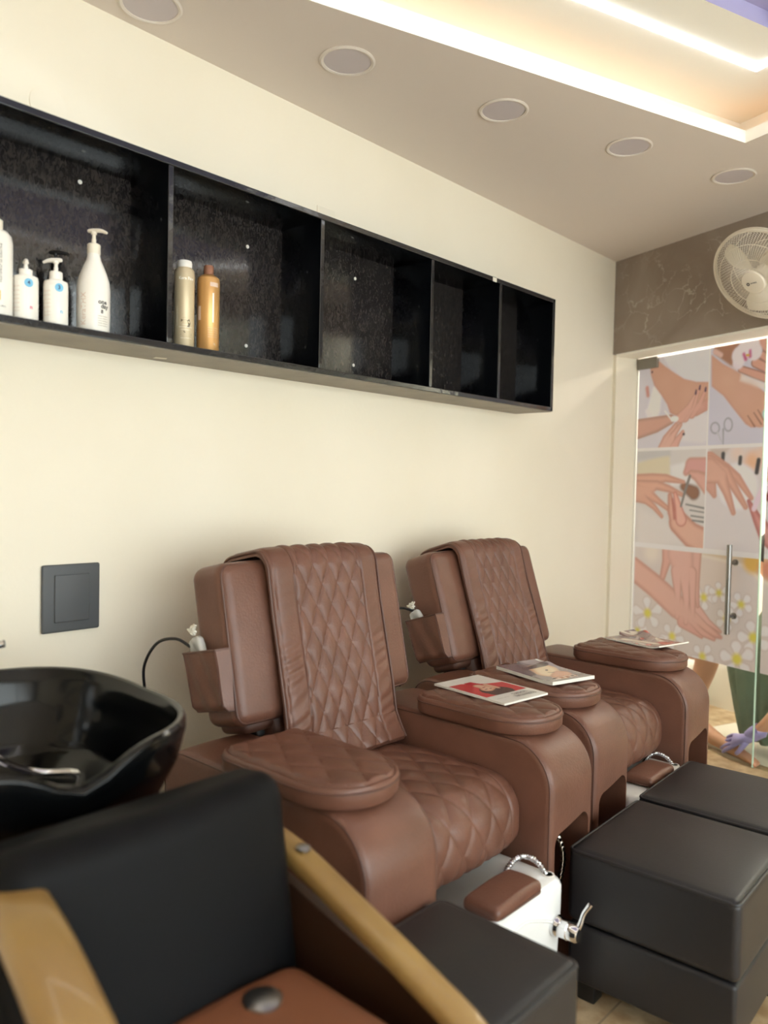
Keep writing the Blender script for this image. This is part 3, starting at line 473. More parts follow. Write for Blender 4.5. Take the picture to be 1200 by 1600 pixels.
# ================================================================ WALL SHELF
SY0, SY1, SZ0, SZ1, SD = .35, 3.238, 1.712, 2.225, .20
t = empty('wall_shelf', (0,(SY0+SY1)/2,SZ0), 'long black gloss wall shelf with open bays, fixed above the brown chairs', 'shelf')
mo = T(0,-(SY0+SY1)/2,-SZ0); TH = .018
def sp(name, c, d_, m, r=.0015): b = MB(); b.box(c, d_, r, seg=1); return b.obj(name, m, t, mx=mo)
sp('top_panel', ((SD-.002)/2+.001,(SY0+SY1)/2,SZ1-TH/2), (SD-.004,SY1-SY0,TH), 'black_gloss')
b = MB(); b.box((SD/2,(SY0+SY1)/2,SZ0+TH/2+.001), (SD-.004,SY1-SY0,TH-.002), .001, seg=1); bo = b.obj('bottom_panel', 'black_gloss', t, mx=mo)
b = MB(); b.box((SD/2-.003,(SY0+SY1)/2,SZ0-.0005), (SD-.008,SY1-SY0-.003,.003)); b.obj('underside', 'reflect_under', t, mx=mo)  # thin sheet carrying the painted reflection
sp('back_panel', (.004,(SY0+SY1)/2,(SZ0+SZ1)/2), (.006,SY1-SY0-.01,SZ1-SZ0-.03), 'back_panel')
sp('end_panel', (SD/2,SY1-TH/2,(SZ0+SZ1)/2), (SD-.004,TH,SZ1-SZ0-.001), 'black_gloss')
for y in (.66,1.212,1.775,2.343,2.797): sp('divider', (SD/2,y,(SZ0+SZ1)/2), (SD-.006,.016,SZ1-SZ0-2*TH), 'black_gloss')
# edge banding on the front of each board
def band(c, d_):
    b = MB(); v, f = rbox(d_[0], d_[1], d_[2], .002, 2, mid=30); b.add([(p[0]+c[0],p[1]+c[1],p[2]+c[2]) for p in v], f); return b.obj('edge_band', 'black_edge', t, mx=mo)
band((SD-.001,(SY0+SY1)/2,SZ1-TH/2), (.005,SY1-SY0,TH)); band((SD-.001,(SY0+SY1)/2,SZ0+TH/2), (.005,SY1-SY0,TH))
for y in (.66,1.212,1.775,2.343,2.797): band((SD-.002,y,(SZ0+SZ1)/2), (.004,.016,SZ1-SZ0-2*TH))
band((SD-.001,SY1-TH/2,(SZ0+SZ1)/2), (.005,TH,SZ1-SZ0))
for y, z in ((1.62,2.12),(1.62,1.80),(2.12,2.12),(2.12,1.80),(3.0,2.12),(3.0,1.80),(1.05,2.16)):
    b = MB(); b.lathe([(.006,0),(.006,.002),(.003,.003)], 12); b.obj('screw_cap', 'white_plastic', t, mx=mo @ T(.008,y,z) @ RY(PI/2))
tag(fin('tape', (lambda b: (b.add([(.035,1.262,1.7095),(.062,1.255,1.7095),(.072,1.287,1.7095),(.05,1.297,1.7095),(.045,1.283,1.7095)], [(4,3,2,1,0)]), b.mesh(recalc=False))[1])(MB()), 'tape'), 'torn scrap of pale paper tape stuck under the black shelf', 'tape')
b = MB(); b.box((SD+.0025,2.745,2.214), (.001,.028,.017)); b.box((SD-.006,2.745,2.2259), (.018,.028,.001)); tag(b.obj('sticker', 'tape'), 'small white sticker folded over the top edge of the black shelf', 'sticker')
b = MB(); b.box((.002,1.972,2.29), (.004,.085,.10), .0015, seg=1)
tag(b.obj('wall_plate', 'wall'), 'cream painted square cover plate on the wall behind the middle of the shelf top', 'wall plate')
b = MB(); b.lathe([(.05,0),(.05,.003),(.044,.0045),(0,.0045)], 40); o = tag(b.obj('round_wall_cover', 'wall', mx=RY(PI/2)), 'cream painted round cover disc on the wall above the first shelf bay', 'wall plate'); o.location = (0,.965,2.335)
b = MB(); b.box((.006,0,0), (.012,.165,.185), .006); b.box((.014,0,0), (.006,.10,.13), .003); o = tag(b.obj('wall_socket', 'grey_plate'), 'dark grey square plate on the cream wall left of the brown chairs', 'wall plate'); o.location = (0,1.035,1.028)

# ================================================================ BOTTLES ON THE SHELF
BZ = SZ0+TH+.0002
CA = -.47      # compass angle from the bottles towards the room, where their fronts face
def pump(t, z, r, h, m, nozzle_ang, L=.03, nm='pump'):
    b = MB(); b.lathe([(r,z),(r,z+h*.38),(r*.82,z+h*.42),(r*.34,z+h*.44),(r*.34,z+h*.62),(r*.28,z+h*.64),(r*.28,z+h*.8),(r*.42,z+h*.82),(r*.45,z+h*.92)], 24)
    c, s = math.cos(nozzle_ang), math.sin(nozzle_ang)
    pts = [(-c*L*.45,-s*L*.45,z+h*.97),(0,0,z+h*.98),(c*L*.55,s*L*.55,z+h*.96),(c*L,s*L,z+h*.86)]
    b.tube(spline(pts,10), [.004]+[.0055]*5+[.005,.0045,.004,.003], 8)
    return b.obj(nm, m, t)
def bottle(name, x, y, label, group='salon bottles on the black shelf'):
    return empty(name, (x,y,BZ), label, 'bottle', group)
# 0 tall white keratin bottle, cut by the picture edge
t = bottle('hair_product_bottle', .13, .781, 'tall white treatment bottle at the left edge, leftmost on the shelf')
b = MB(); b.lathe([(.036,0),(.038,.004),(.038,.18),(.035,.196),(.026,.206),(.015,.209)], 40); b.obj('body', 'white_bottle', t)
b = MB(); b.lathe([(.016,.209),(.016,.232),(.012,.235)], 24); b.obj('cap', 'cream_plastic', t)
text_wrap('label_text', 'KERATIN TREATMENT', .011, .0384, CA+.15, .125, 'ink', t, True)
text_wrap('label_text', 'TRAITEMENT DE KERATINE', .0075, .0384, CA+.42, .125, 'ink', t, True)
wrap_patch('label_mark', .016, .022, .0384, CA+.2, .05, 'ink_o', t)
text_wrap('label_text', 'LISSEUR PRO', .006, .0384, CA+.28, .025, 'ink', t)
# two small pump bottles with round numbered stickers
def small_pump(x, y, num, label, acc, ang, L):
    t = bottle('pump_bottle', x, y, label, 'small white pump bottles on the black shelf')
    b = MB(); b.lathe([(.027,0),(.029,.004),(.029,.104),(.0275,.112),(.017,.116)], 40); b.obj('body', 'white_bottle', t)
    pump(t, .116, .0155, .052 if num == '3' else .036, 'white_bottle', ang, L)
    wrap_patch('label_sheet', .018, .088, .0292, CA-.25, .055, 'ink_w', t)
    b = MB(); n = 24; q0 = CA+.30; R = .0296
    b.add([(R*math.cos(q0),R*math.sin(q0),.094)]+[(R*math.cos(q0+.0105*math.cos(2*PI*k/n)/R),R*math.sin(q0+.0105*math.cos(2*PI*k/n)/R),.094+.0105*math.sin(2*PI*k/n)) for k in range(n)], [(0,k+1,(k+1)%n+1) for k in range(n)])
    b.obj('number_sticker', 'ink_b', t, recalc=False)
    text_wrap('label_text', num, .014, .0299, q0, .094, 'ink_n', t, bold=.0003)
    for k, zz in enumerate((.085,.075,.064,.055,.045,.034,.026)): text_wrap('label_text', 'aloe vera', .0055, .0294, CA-.75, zz, 'ink_l', t)
    text_wrap('label_text', 'n', .014, .0295, CA+.5, .036, acc, t, bold=.0004)
small_pump(.132, .852, '4', 'small white pump bottle with its short pump pressed down, second from the left edge', 'ink_r', -.3, .012)
small_pump(.145, .921, '3', 'small white pump bottle with raised spout, beside the largest white bottle', 'ink_b', .74+PI, .032)
# black pump behind
t = bottle('pump_bottle', .070, .955, 'slim black pump bottle standing behind the small white ones', 'black pump bottle behind the white ones')
b = MB(); b.lathe([(.021,0),(.023,.003),(.023,.13),(.018,.15),(.011,.158)], 32); b.obj('body', 'black_plastic', t); pump(t, .158, .012, .05, 'black_plastic', .74, .036)
# large white pump bottle
t = bottle('pump_bottle', .138, 1.024, 'largest white pump bottle with a long sloping neck and black lettering', 'large white pump bottle')
b = MB(); b.lathe([(.038,0),(.0405,.004),(.0415,.05),(.0415,.115),(.039,.135),(.033,.155),(.025,.175),(.0185,.190),(.016,.200),(.0155,.206)], 48); b.obj('body', 'white_bottle', t)
pump(t, .206, .0165, .062, 'cream_plastic', .60, .036)
text_wrap('label_text', 'one', .016, .0419, CA+.56, .078, 'ink', t, bold=.0005); text_wrap('label_text', 'day', .016, .0419, CA+.70, .067, 'ink', t, bold=.0005)
text_wrap('label_text', '8', .013, .0419, CA+.52, .053, 'ink', t, bold=.0005)
for k in range(5): text_wrap('label_text', 'keratin shampoo', .0042, .0418, CA+.60, .042-.006*k, 'ink_g', t)
text_wrap('label_text', 'KeraTHX', .021, .0418, CA-.62, .058, 'ink_l', t, True)
# champagne bottle with the big 2
t = bottle('shampoo_bottle', .135, 1.300, 'tall champagne coloured bottle with white cap and a large figure 2')
b = MB(); b.lathe([(.026,0),(.0285,.003),(.0285,.212),(.027,.223),(.0205,.230)], 40); b.obj('body', 'champagne', t)
b = MB(); b.lathe([(.021,.230),(.021,.243),(.0195,.249),(.018,.250),(0,.2505)], 32); b.obj('cap', 'white_plastic', t)
text_wrap('label_text', 'Kera Fine', .0115, .0288, CA+.1, .196, 'ink_w', t, bold=.0003)
text_wrap('label_text', '2', .072, .0287, CA+.12, .058, 'ink_g', t, sx=1.05)
for k, s in enumerate(('Kera Fine','KERATIN SMOOTH','after shampoo')): text_wrap('label_text', s, .0045, .0290, CA+.05, .066-.007*k, 'ink_w', t)
text_wrap('label_text', '1000 ml 33.8 fl oz', .0045, .0290, CA+.1, .028, 'ink_w', t)
text_wrap('label_text', 'no keratin no shine', .007, .0287, CA-.85, .09, 'ink_w', t, True)
# gold bottle
t = bottle('shampoo_bottle', .142, 1.377, 'tall gold bottle with a copper coloured cap and cream stripe')
b = MB(); b.lathe([(.030,0),(.0325,.003),(.0325,.205),(.0315,.214),(.024,.221),(.014,.226)], 44); b.obj('body', 'gold', t)
b = MB(); b.lathe([(.0145,.226),(.0145,.250),(.013,.252),(0,.2525)], 28); b.obj('cap', 'copper', t)
wrap_patch('label_stripe', .0045, .085, .0328, CA+.30, .126, 'ink_w', t); wrap_patch('label_mark', .026, .012, .0328, CA+.42, .193, 'ink_l', t)
wrap_patch('label_sticker', .010, .040, .0328, CA-.98, .11, 'ink_l', t)
text_wrap('label_text', '1', .014, .0329, CA+.02, .193, 'ink_l', t)
for k in range(5): text_wrap('label_text', 'shampoo 1000 ml', .0042, .0329, CA+.30, .068-.0065*k, 'ink_l', t)
text_wrap('label_text', '1L', .008, .0329, CA+.46, .022, 'ink_w', t)
# ================================================================ PEDICURE CHAIRS
def quilt(w, s, pw, ps, amp, flat=.34):
    a = abs(math.sin(PI*(w/pw+s/ps))); c = abs(math.sin(PI*(w/pw-s/ps)))
    return amp*(min(a,c)**flat)*(.8+.2*max(a,c))
def slab(path, n, m, width, thick, hfn, off=0, wfn=None):
    """leather sheet that follows a path in xz, spread along y; hfn(s metres, w metres) adds quilting"""
    P, L = resample([(x,0,z) for x, z in path], n)
    Nn = []
    for i in range(n):
        a, b_ = P[max(0,i-2)], P[min(n-1,i+2)]; t = (b_-a).normalized(); Nn.append(Vector((-t.z,0,t.x)) if True else None)
    v = []; f = []; rows = 2*m
    for i in range(n):
        s = L*i/(n-1)
        W = width*(wfn(s/L) if wfn else 1)
        for j in range(m):
            w = -W/2+W*j/(m-1); e = 1-abs(w/(W/2))**14
            endf = min(1, i/3, (n-1-i)/3); p = P[i]+Nn[i]*(off+(thick+hfn(s,w))*max(.0,e)**.5*endf**.5); v.append((p.x, w, p.z))
        for j in range(m-1, -1, -1):
            w = -W/2+W*j/(m-1); p = P[i]+Nn[i]*off*0; v.append((p.x, w, p.z))
    for i in range(n-1):
        for j in range(rows): k = (j+1)%rows; f.append((i*rows+j, i*rows+k, (i+1)*rows+k, (i+1)*rows+j))
    f.append(tuple(range(rows))); f.append(tuple((n-1)*rows+j for j in reversed(range(rows))))
    return v, f, P, Nn, L
ARM_PATH = [(.355,.0),(.355,.60)]+arc(.44,.60,.085,PI,PI/2,6)[1:]+[(.60,.685),(.75,.685)]+arc(.945,.56,.125,PI/2,0,10)+[(1.07,.40),(1.07,.0)]
def dense(path, d):
    out = [path[0]]
    for a, b_ in zip(path, path[1:]):
        L = math.hypot(b_[0]-a[0], b_[1]-a[1]); k = max(1, int(L/d))
        out += [(a[0]+(b_[0]-a[0])*i/k, a[1]+(b_[1]-a[1])*i/k) for i in range(1,k+1)]
    return out
def make_arm(y0, y1, flip, parent, mo):
    P = dense(ARM_PATH, .04); n = len(P); r = .020; W = y1-y0
    N_ = []
    for i in range(n):
        a, b_ = P[max(0,i-1)], P[min(n-1,i+1)]; tx, tz = b_[0]-a[0], b_[1]-a[1]; l = math.hypot(tx,tz); N_.append((-tz/l, tx/l))
    lat = [(r*(1-math.cos(q)), r*(1-math.sin(q))) for q in [PI/2*k/4 for k in range(5)]]      # (y inset, depth)
    cols = [(y0+a, d_) for a, d_ in lat]+[(y0+r+(W-2*r)*k/6, 0) for k in range(1,6)]+[(y1-a, d_) for a, d_ in reversed(lat)]
    b = MB(); m = len(cols); v = []
    for i in range(n):
        for y, d_ in cols:
            bul = .004*math.sin(PI*(y-y0)/W); v.append((P[i][0]+N_[i][0]*(bul-d_), y, max(0,P[i][1]+N_[i][1]*(bul-d_))))
    f = [(i*m+j,(i+1)*m+j,(i+1)*m+j+1,i*m+j+1) for i in range(n-1) for j in range(m-1)]
    f.append(tuple(i*m for i in range(n))); f.append(tuple(i*m+m-1 for i in reversed(range(n))))
    f.append(tuple(j for j in reversed(range(m)))); f.append(tuple((n-1)*m+j for j in range(m)))
    # floor side: join the two path ends
    f = f[:-2]; f.append(tuple([(n-1)*m+j for j in range(m)]+[j for j in reversed(range(m))]))
    b.add(v, f)
    me = b.mesh(); o = fin('armrest', me, 'leather', parent, 35, mo)
    # opening through the front and hollow underneath
    oy0, oy1 = (y0+.022, y1-.028) if flip > 0 else (y0+.028, y1-.022)
    poly = [(oy0,-.05),(oy1,-.05)]+[(p[0],p[1]) for p in arc(oy1-.035,.435,.035,0,PI/2,5)]+[(p[0],p[1]) for p in arc(oy0+.035,.415,.035,PI/2,PI,5)]
    c = MB(); c.prism(poly, .42, 1.2, mx=mo @ Matrix(((0,0,1,0),(1,0,0,0),(0,1,0,0),(0,0,0,1))))
    bool_cut(o, c); me = o.data
    me.polygons.foreach_set('use_smooth', [True]*len(me.polygons)); me.set_sharp_from_angle(angle=math.radians(35))
    for yy, sg in ((y0,-1),(y1,1)):
        q = [(P[i][0]-N_[i][0]*.007, yy-sg*.0045, P[i][1]-N_[i][1]*.007) for i in range(n)]
        bb = MB(); bb.tube(q, .0024, 6); bb.obj('piping', 'leather_d', o, mx=mo)
    return o
def make_pad(yc, parent, mo):
    x0, x1, hw, zt, zb = .595, 1.010, .133, .734, .688
    def wid(u):        # half width along the pad, u 0 rear .. 1 front
        x = x0+(x1-x0)*u
        if x > x1-.15: q = (x-(x1-.15))/.15; return hw*math.sqrt(max(0,1-q**2.3))
        if x < x0+.06: q = ((x0+.06)-x)/.06; return hw*(.55+.45*math.sqrt(max(0,1-q**2)))
        return hw
    nu, nv = 100, 61
    us = [.5-.5*math.cos(PI*i/(nu-1)) for i in range(nu)]; us[0] = .0; us[-1] = 1
    def pt(i, j, z=None):
        u = us[i]; w = wid(u); v_ = -1+2*j/(nv-1); x = x0+(x1-x0)*u; y = w*v_
        ed = min(1, (1-abs(v_))*w/.010, (x-x0)/.010, (x1-x)/.012) if w > 0 else 0
        ed = math.sqrt(max(0, 1-(1-ed)**2)); ins = min(1, max(0, (min((1-abs(v_))*w, x-x0, (x1-x)*1.3)-.018)/.006))
        h = ed*(.010)-.010 - .003*math.exp(-((min((1-abs(v_))*w, (x-x0), (x1-x)*1.2)-.017)/.003)**2) + ins*quilt(y, x, .085, .135, .0095)
        return (x, yc+y, zt+h+.003*math.sin(PI*u)*(1-v_*v_))
    b = MB(); v = []; f = []
    for i in range(nu):
        for j in range(nv): v.append(pt(i,j))
    f += [(i*nv+j,(i+1)*nv+j,(i+1)*nv+j+1,i*nv+j+1) for i in range(nu-1) for j in range(nv-1)]
    ring = [i*nv for i in range(nu)]+[(nu-1)*nv+j for j in range(1,nv)]+[i*nv+nv-1 for i in reversed(range(nu-1))]+[j for j in reversed(range(1,nv-1))]
    base = len(v); cx, R = (x0+x1)/2, len(ring)
    for sc, z in ((1.0,zt-.018),(1.0,zb+.008),(.97,zb)):
        for k in ring: p = v[k]; v.append((cx+(p[0]-cx)*sc, yc+(p[1]-yc)*sc, z))
    prev = ring
    for lay in range(3):
        cur = [base+lay*R+k for k in range(R)]
        f += [(prev[k],prev[(k+1)%R],cur[(k+1)%R],cur[k]) for k in range(R)]; prev = cur
    f.append(tuple(reversed(prev))); b.add(v, f)
    o = b.obj('arm_pad', 'leather', parent, 50, mx=mo)
    pts = [(v[k][0], v[k][1], zt-.012) for k in ring[::2]]
    bb = MB(); bb.tube(pts, .0028, 6, closed=True); bb.obj('piping', 'leather_d', o, mx=mo)
    return o
def make_chair(root_xyz, label, back_top, back_bot, far):
    """coordinates below are metres from the wall (x), across the chair (y) and up; root sits at x .62"""
    t = empty('pedicure_chair', root_xyz, label, 'chair', 'brown pedicure chairs along the wall')
    mo = T(-.62,0,0)
    # arms and their pads
    for sg in (-1, 1):
        y0, y1 = sorted((sg*.2325, sg*.4615))
        make_arm(y0, y1, sg, t, mo); make_pad(sg*.352, t, mo)
    b = MB(); b.box((.70,-.470,.683), (.075,.022,.006), .001, seg=1); b.obj('hinge_plate', 'steel', t, mx=mo)
    # seat: cushion body plus a quilted cover that rolls over its front
    b = MB(); b.box((.75,0,.50), (.42,.455,.15), .05, seg=4); seat = b.obj('seat', 'leather', t, mx=mo)
    path = dense([(.50,.568),(.70,.577),(.87,.574)]+arc(.893,.494,.078,PI/2,0,8)+[(.971,.46)]+arc(.941,.455,.03,0,-PI/2,4), .01)
    def sh(s, w):
        i = min(1, max(0, (.17-abs(w)-max(0,(.12-s))**2*2.5)/.006)); i = i*min(1, max(0, (s-.03)/.01))
        seam = math.exp(-((abs(w)+max(0,(.12-s))**2*2.5-.173)/.003)**2)
        return i*quilt(w, s+.02, .086, .125, .0105) - .004*seam + .006*(1-i)*.8 + .008*(1-(w/.23)**2)
    v, f, P, Nn, L = slab([(x,z) for x, z in path], 190, 110, .454, .014, sh)
    b = MB(); b.add(v, f); b.obj('seat_cover', 'leather', seat, 60, mx=mo)
    for w in (-.2,.2):
        b = MB(); b.tube([(p.x+q.x*.015, w, p.z+q.z*.015) for p, q in list(zip(P,Nn))[2::5]], .002, 6)
        b.obj('seat_seam', 'thread', seat, mx=mo)
    # backrest
    dx, dz = back_top[0]-back_bot[0], back_top[1]-back_bot[1]; H = math.hypot(dx,dz); up = Vector((dx,0,dz))/H; nrm = Vector((up.z,0,-up.x))
    TK = .150; mid = Vector(((back_top[0]+back_bot[0])/2,0,(back_top[1]+back_bot[1])/2)); c = mid-nrm*TK/2
    BM = mo @ basis(nrm, (0,1,0), up, c)              # local: x out of the front face, y across, z up along the back
    def bul(q):
        k = (1-(q.y/.34)**2)*(1-(q.z/(H/2+.01))**2); k = max(0,k); 
        return (q.x+(.012*k if q.x > 0 else -.006*k), q.y, q.z+.006*(1-(q.y/.34)**2)*(1 if q.z > 0 else -.5))
    v, f = rbox(TK, .68, H+.02, .034, 6, mid=9, bulge=bul); b = MB(); b.add(v, f); back = b.obj('backrest', 'leather', t, 60, mx=BM)
    hy, hz = .333, H/2+.003; rr = .03; loop = []
    for cy, cz, a0 in ((hy-rr,hz-rr,0),(-hy+rr,hz-rr,PI/2),(-hy+rr,-hz+rr,PI),(hy-rr,-hz+rr,3*PI/2)):
        loop += [(TK/2-.013, cy+rr*math.cos(a0+PI/2*k/5)+.0, cz+rr*math.sin(a0+PI/2*k/5)) for k in range(6)]
    b = MB(); b.tube(loop, .0035, 8, closed=True); b.obj('piping', 'leather_d', back, mx=BM)
    # narrower lower part between the arms
    b = MB(); b.box((-.005,0,-H/2-.075), (.12,.43,.25), .04, seg=4); b.obj('lower_back', 'leather_d', t, mx=BM)
    for s in (-1,1):
        b = MB(); b.box((-.02,s*.235,-H/2-.02), (.09,.03,.06), .008); b.box((-.03,s*.245,-H/2-.10), (.04,.012,.2), .002); b.obj('back_bracket', 'dark_metal', t, mx=BM)
        b = MB(); b.box((-.015,s*.20,-H/2-.012), (.115,.20,.045), .02); b.obj('under_flap', 'leather_d', t, mx=BM)
    # quilted throw cushion hanging over the backrest down to the seat
    top = H/2+.01; pth = [(-TK/2-.012,.06),(-TK/2-.012,top-.06)]+arc(-TK/2+.03,top-.03,.042,PI,PI/2,6)+arc(TK/2-.022,top-.03,.042,PI/2,0,6)+[(TK/2+.016,.06),(TK/2+.020,-H/2+.02),(TK/2+.016,-H/2-.07)]
    wl = [Vector((p[0],0,p[1])) for p in pth]
    # last stretch eases on to the seat
    pl = []
    for p in wl:
        q = basis(nrm,(0,1,0),up,c) @ p; pl.append((q.x,q.z))
    lx, lz = pl[-1]; pl = pl + [(lx+.022, lz-.04),(lx+.045, max(.60,lz-.075))]
    pl = dense(pl, .008)
    def bh(s, w):
        i = min(1, max(0, (.128-abs(w))/.005))
        seam = math.exp(-((abs(w)-.132)/.0025)**2)+.6*math.exp(-((abs(w)-.197)/.002)**2)
        wr = .0016*math.sin(s*170+w*60+2*math.sin(s*31))*max(0, min(1,(abs(w)-.135)/.01))*min(1, max(0, (s-.35)*4))
        return i*quilt(w, s, .058, .116, .0105)-.006*seam+wr+.007*(1-i)
    v, f, P, Nn, L = slab(pl, 420, 170, .425, .017, bh, wfn=lambda u: 1.0+.02*math.cos(u*5))
    b = MB(); b.add(v, f); thr = b.obj('quilted_throw', 'leather', t, 60, mx=mo)
    for w in (-.212,.212):
        b = MB(); b.tube([(p.x+q.x*.012, w, p.z+q.z*.012) for p, q in list(zip(P,Nn))[1::4]], .004, 8); b.obj('piping', 'leather_d', thr, mx=mo)
    # side pocket
    PM = BM @ T(-.005,-.343,-.085 if not far else -.10)
    b = MB(); W2, H2 = .075, .078
    out = [(-W2,0,-H2),(W2,0,-H2),(W2*1.08,0,H2),(-W2*1.08,0,H2)]
    def pk(u, v_): 
        x = -W2+2*W2*u; z = -H2+2*H2*v_; x *= 1+.07*v_; d_ = .026+.014*v_; e = min(1,(1-abs(2*u-1))/.10); e2 = min(1, v_/.08)
        return (x, -d_*math.sqrt(max(0,1-(1-e)**2))*(.5+.5*e2)+.002*math.sin(x*90+z*30), z)
    b.grid(26, 20, pk); b.grid(26, 20, lambda u, v_: (pk(u,v_)[0]*.985, pk(u,v_)[1]*.86+.001, pk(u,v_)[2]))
    pc = b.obj('side_pocket', 'leather', t, mx=PM, recalc=False)
    b = MB(); b.tube([pk(u/20,1) for u in range(21)], .003, 6); b.tube([pk(u/20,0) for u in range(21)], .0025, 6)
    b.tube([pk(.07,k/10) for k in range(11)], .002, 6); b.tube([pk(.93,k/10) for k in range(11)], .002, 6); b.obj('piping', 'leather_d', pc, mx=PM)
    return t, basis(nrm,(0,1,0),up,c)
C1Y, C2Y = 1.57, 2.60
ch1, BM1 = make_chair((.62,C1Y,0), 'brown leather pedicure chair nearer the camera, its whole quilted seat showing', (.42,1.136), (.507,.741), False)
ch2, BM2 = make_chair((.57,C2Y,0), 'brown leather pedicure chair farther from the camera, next to the glass door', (.335,1.108), (.456,.734), True)
# foot tubs
def make_tub(loc, label):
    t = empty('foot_tub', loc, label, 'foot bath', 'white foot tubs in front of the brown chairs')
    X0, X1, YW, ZT = -.37, .12, .212, .378    # relative to the root at x 1.01
    def loop(x0, x1, yw, z, r, n=6):
        out = []
        for cx, cy, a0 in ((x1-r,yw-r,0),(x0+r,yw-r,PI/2),(x0+r,-yw+r,PI),(x1-r,-yw+r,3*PI/2)):
            out += [(cx+r*math.cos(a0+PI/2*k/n), cy+r*math.sin(a0+PI/2*k/n), z) for k in range(n+1)]
        return out
    rings = [loop(X0,X1-.015,YW-.012,0,.03), loop(X0,X1-.01,YW-.008,.06,.03), loop(X0,X1,YW,.30,.032), loop(X0,X1,YW,ZT-.018,.032), loop(X0+.006,X1-.006,YW-.006,ZT-.005,.03), loop(X0+.016,X1-.016,YW-.016,ZT,.028),
             loop(X0+.03,X1-.085,YW-.040,ZT,.035), loop(X0+.036,X1-.095,YW-.048,ZT-.006,.04), loop(X0+.05,X1-.125,YW-.062,ZT-.045,.05), loop(X0+.07,X1-.20,YW-.10,ZT-.075,.05)]
    b = MB(); n = len(rings[0]); v = [p for r_ in rings for p in r_]
    f = [(i*n+k,i*n+(k+1)%n,(i+1)*n+(k+1)%n,(i+1)*n+k) for i in range(len(rings)-1) for k in range(n)]
    f.append(tuple(reversed(range(n)))); f.append(tuple((len(rings)-1)*n+k for k in range(n))); b.add(v, f)
    b.obj('basin', 'white_acrylic', t, 50)
    # curved moulding on the front and right side
    b = MB(); b.tube(spline([(X1+.001,-.12,.30),(X1+.0015,.0,.335),(X1+.0015,.08,.315),(X1+.0015,.15,.285)],24), .004, 8); b.obj('moulded_ridge', 'white_acrylic', t)
    # foot pad
    v, f = rbox(.100, .20, .028, .0135, 4, mid=5, bulge=lambda q: (q.x, q.y*(1-.02*abs(q.x)*8), q.z+.006*(1-(q.y/.105)**2)*(q.z > 0)+.004*(1-(q.x/.06)**2)*(q.z > 0)))
    b = MB(); b.add(v, f, T(.074,-.004,ZT+.015) @ RZ(.02)); o = b.obj('foot_pad', 'leather', t)
    b = MB(); lp = []
    for cx, cy, a0 in ((.027,.077,0),(-.027,.077,PI/2),(-.027,-.077,PI),(.027,-.077,3*PI/2)): lp += [(cx+.023*math.cos(a0+PI/2*k/5)+.074, cy+.023*math.sin(a0+PI/2*k/5)-.004, ZT+.008) for k in range(6)]
    b.tube(lp, .0025, 6, closed=True); b.obj('piping', 'leather_d', o)
    # flexible shower hose looping out of its hole
    pts = spline([(-.03,.145,ZT-.05),(-.012,.158,ZT+.002),(.012,.172,ZT+.028),(.045,.183,ZT+.026),(.072,.185,ZT+.006),(.080,.186,ZT-.02)], 110)
    b = MB(); b.tube(pts, [.0072+.0016*math.sin(k*2*PI/3.3) for k in range(110)], 12); b.obj('shower_hose', 'chrome', t)
    b = MB(); b.lathe([(.0,-.002),(.011,-.002),(.011,.0012),(.016,.0012),(.0165,.0)], 28, T(.083,.186,ZT+.0005)); b.lathe([(0,.0013),(.0108,.0013)], 24, T(.083,.186,ZT+.0005), mi=1)
    b.obj('hose_hole', ['white_plastic','black_plastic'], t)
    # mixer tap on the front
    FM = T(X1,.163,.272) @ RY(PI/2) @ RZ(0)
    b = MB(); b.lathe([(.026,0),(.027,.006),(.024,.012),(.0225,.016),(.0225,.034),(.0235,.036),(.0235,.038),(.021,.040),(.021,.060),(.017,.066),(0,.067)], 36, FM); tp = b.obj('tap', 'chrome', t)
    b = MB(); b.tube(spline([(X1+.052,.168,.272),(X1+.064,.170,.295),(X1+.070,.176,.322),(X1+.084,.184,.348)],14), [.0085,.0085,.008,.0075,.007,.0065,.006,.006,.006,.006,.006,.0065,.007,.0065], 12); b.obj('lever', 'chrome', tp)
    return t
make_tub((1.01,C1Y,0), 'white glossy foot tub with chrome tap lever, in front of the nearer brown chair')
make_tub((.915,C2Y,0), 'white foot tub in front of the farther brown chair, mostly behind the black stools')
# chrome hoses glimpsed inside the hollow arms
for k, (x, y, lb) in enumerate(((1.0,C1Y+.345,'ribbed chrome hose hanging inside the hollow right arm of the nearer brown chair'),)):
    b = MB(); p = spline([(x,y+.02,.43),(x+.03,y+.03,.34),(x+.02,y-.0,.24),(x-.04,y-.02,.15)], 70); b.tube(p, [.008+.0016*math.sin(i*2) for i in range(70)], 10); tag(b.obj('chrome_hose', 'chrome'), lb, 'hose')
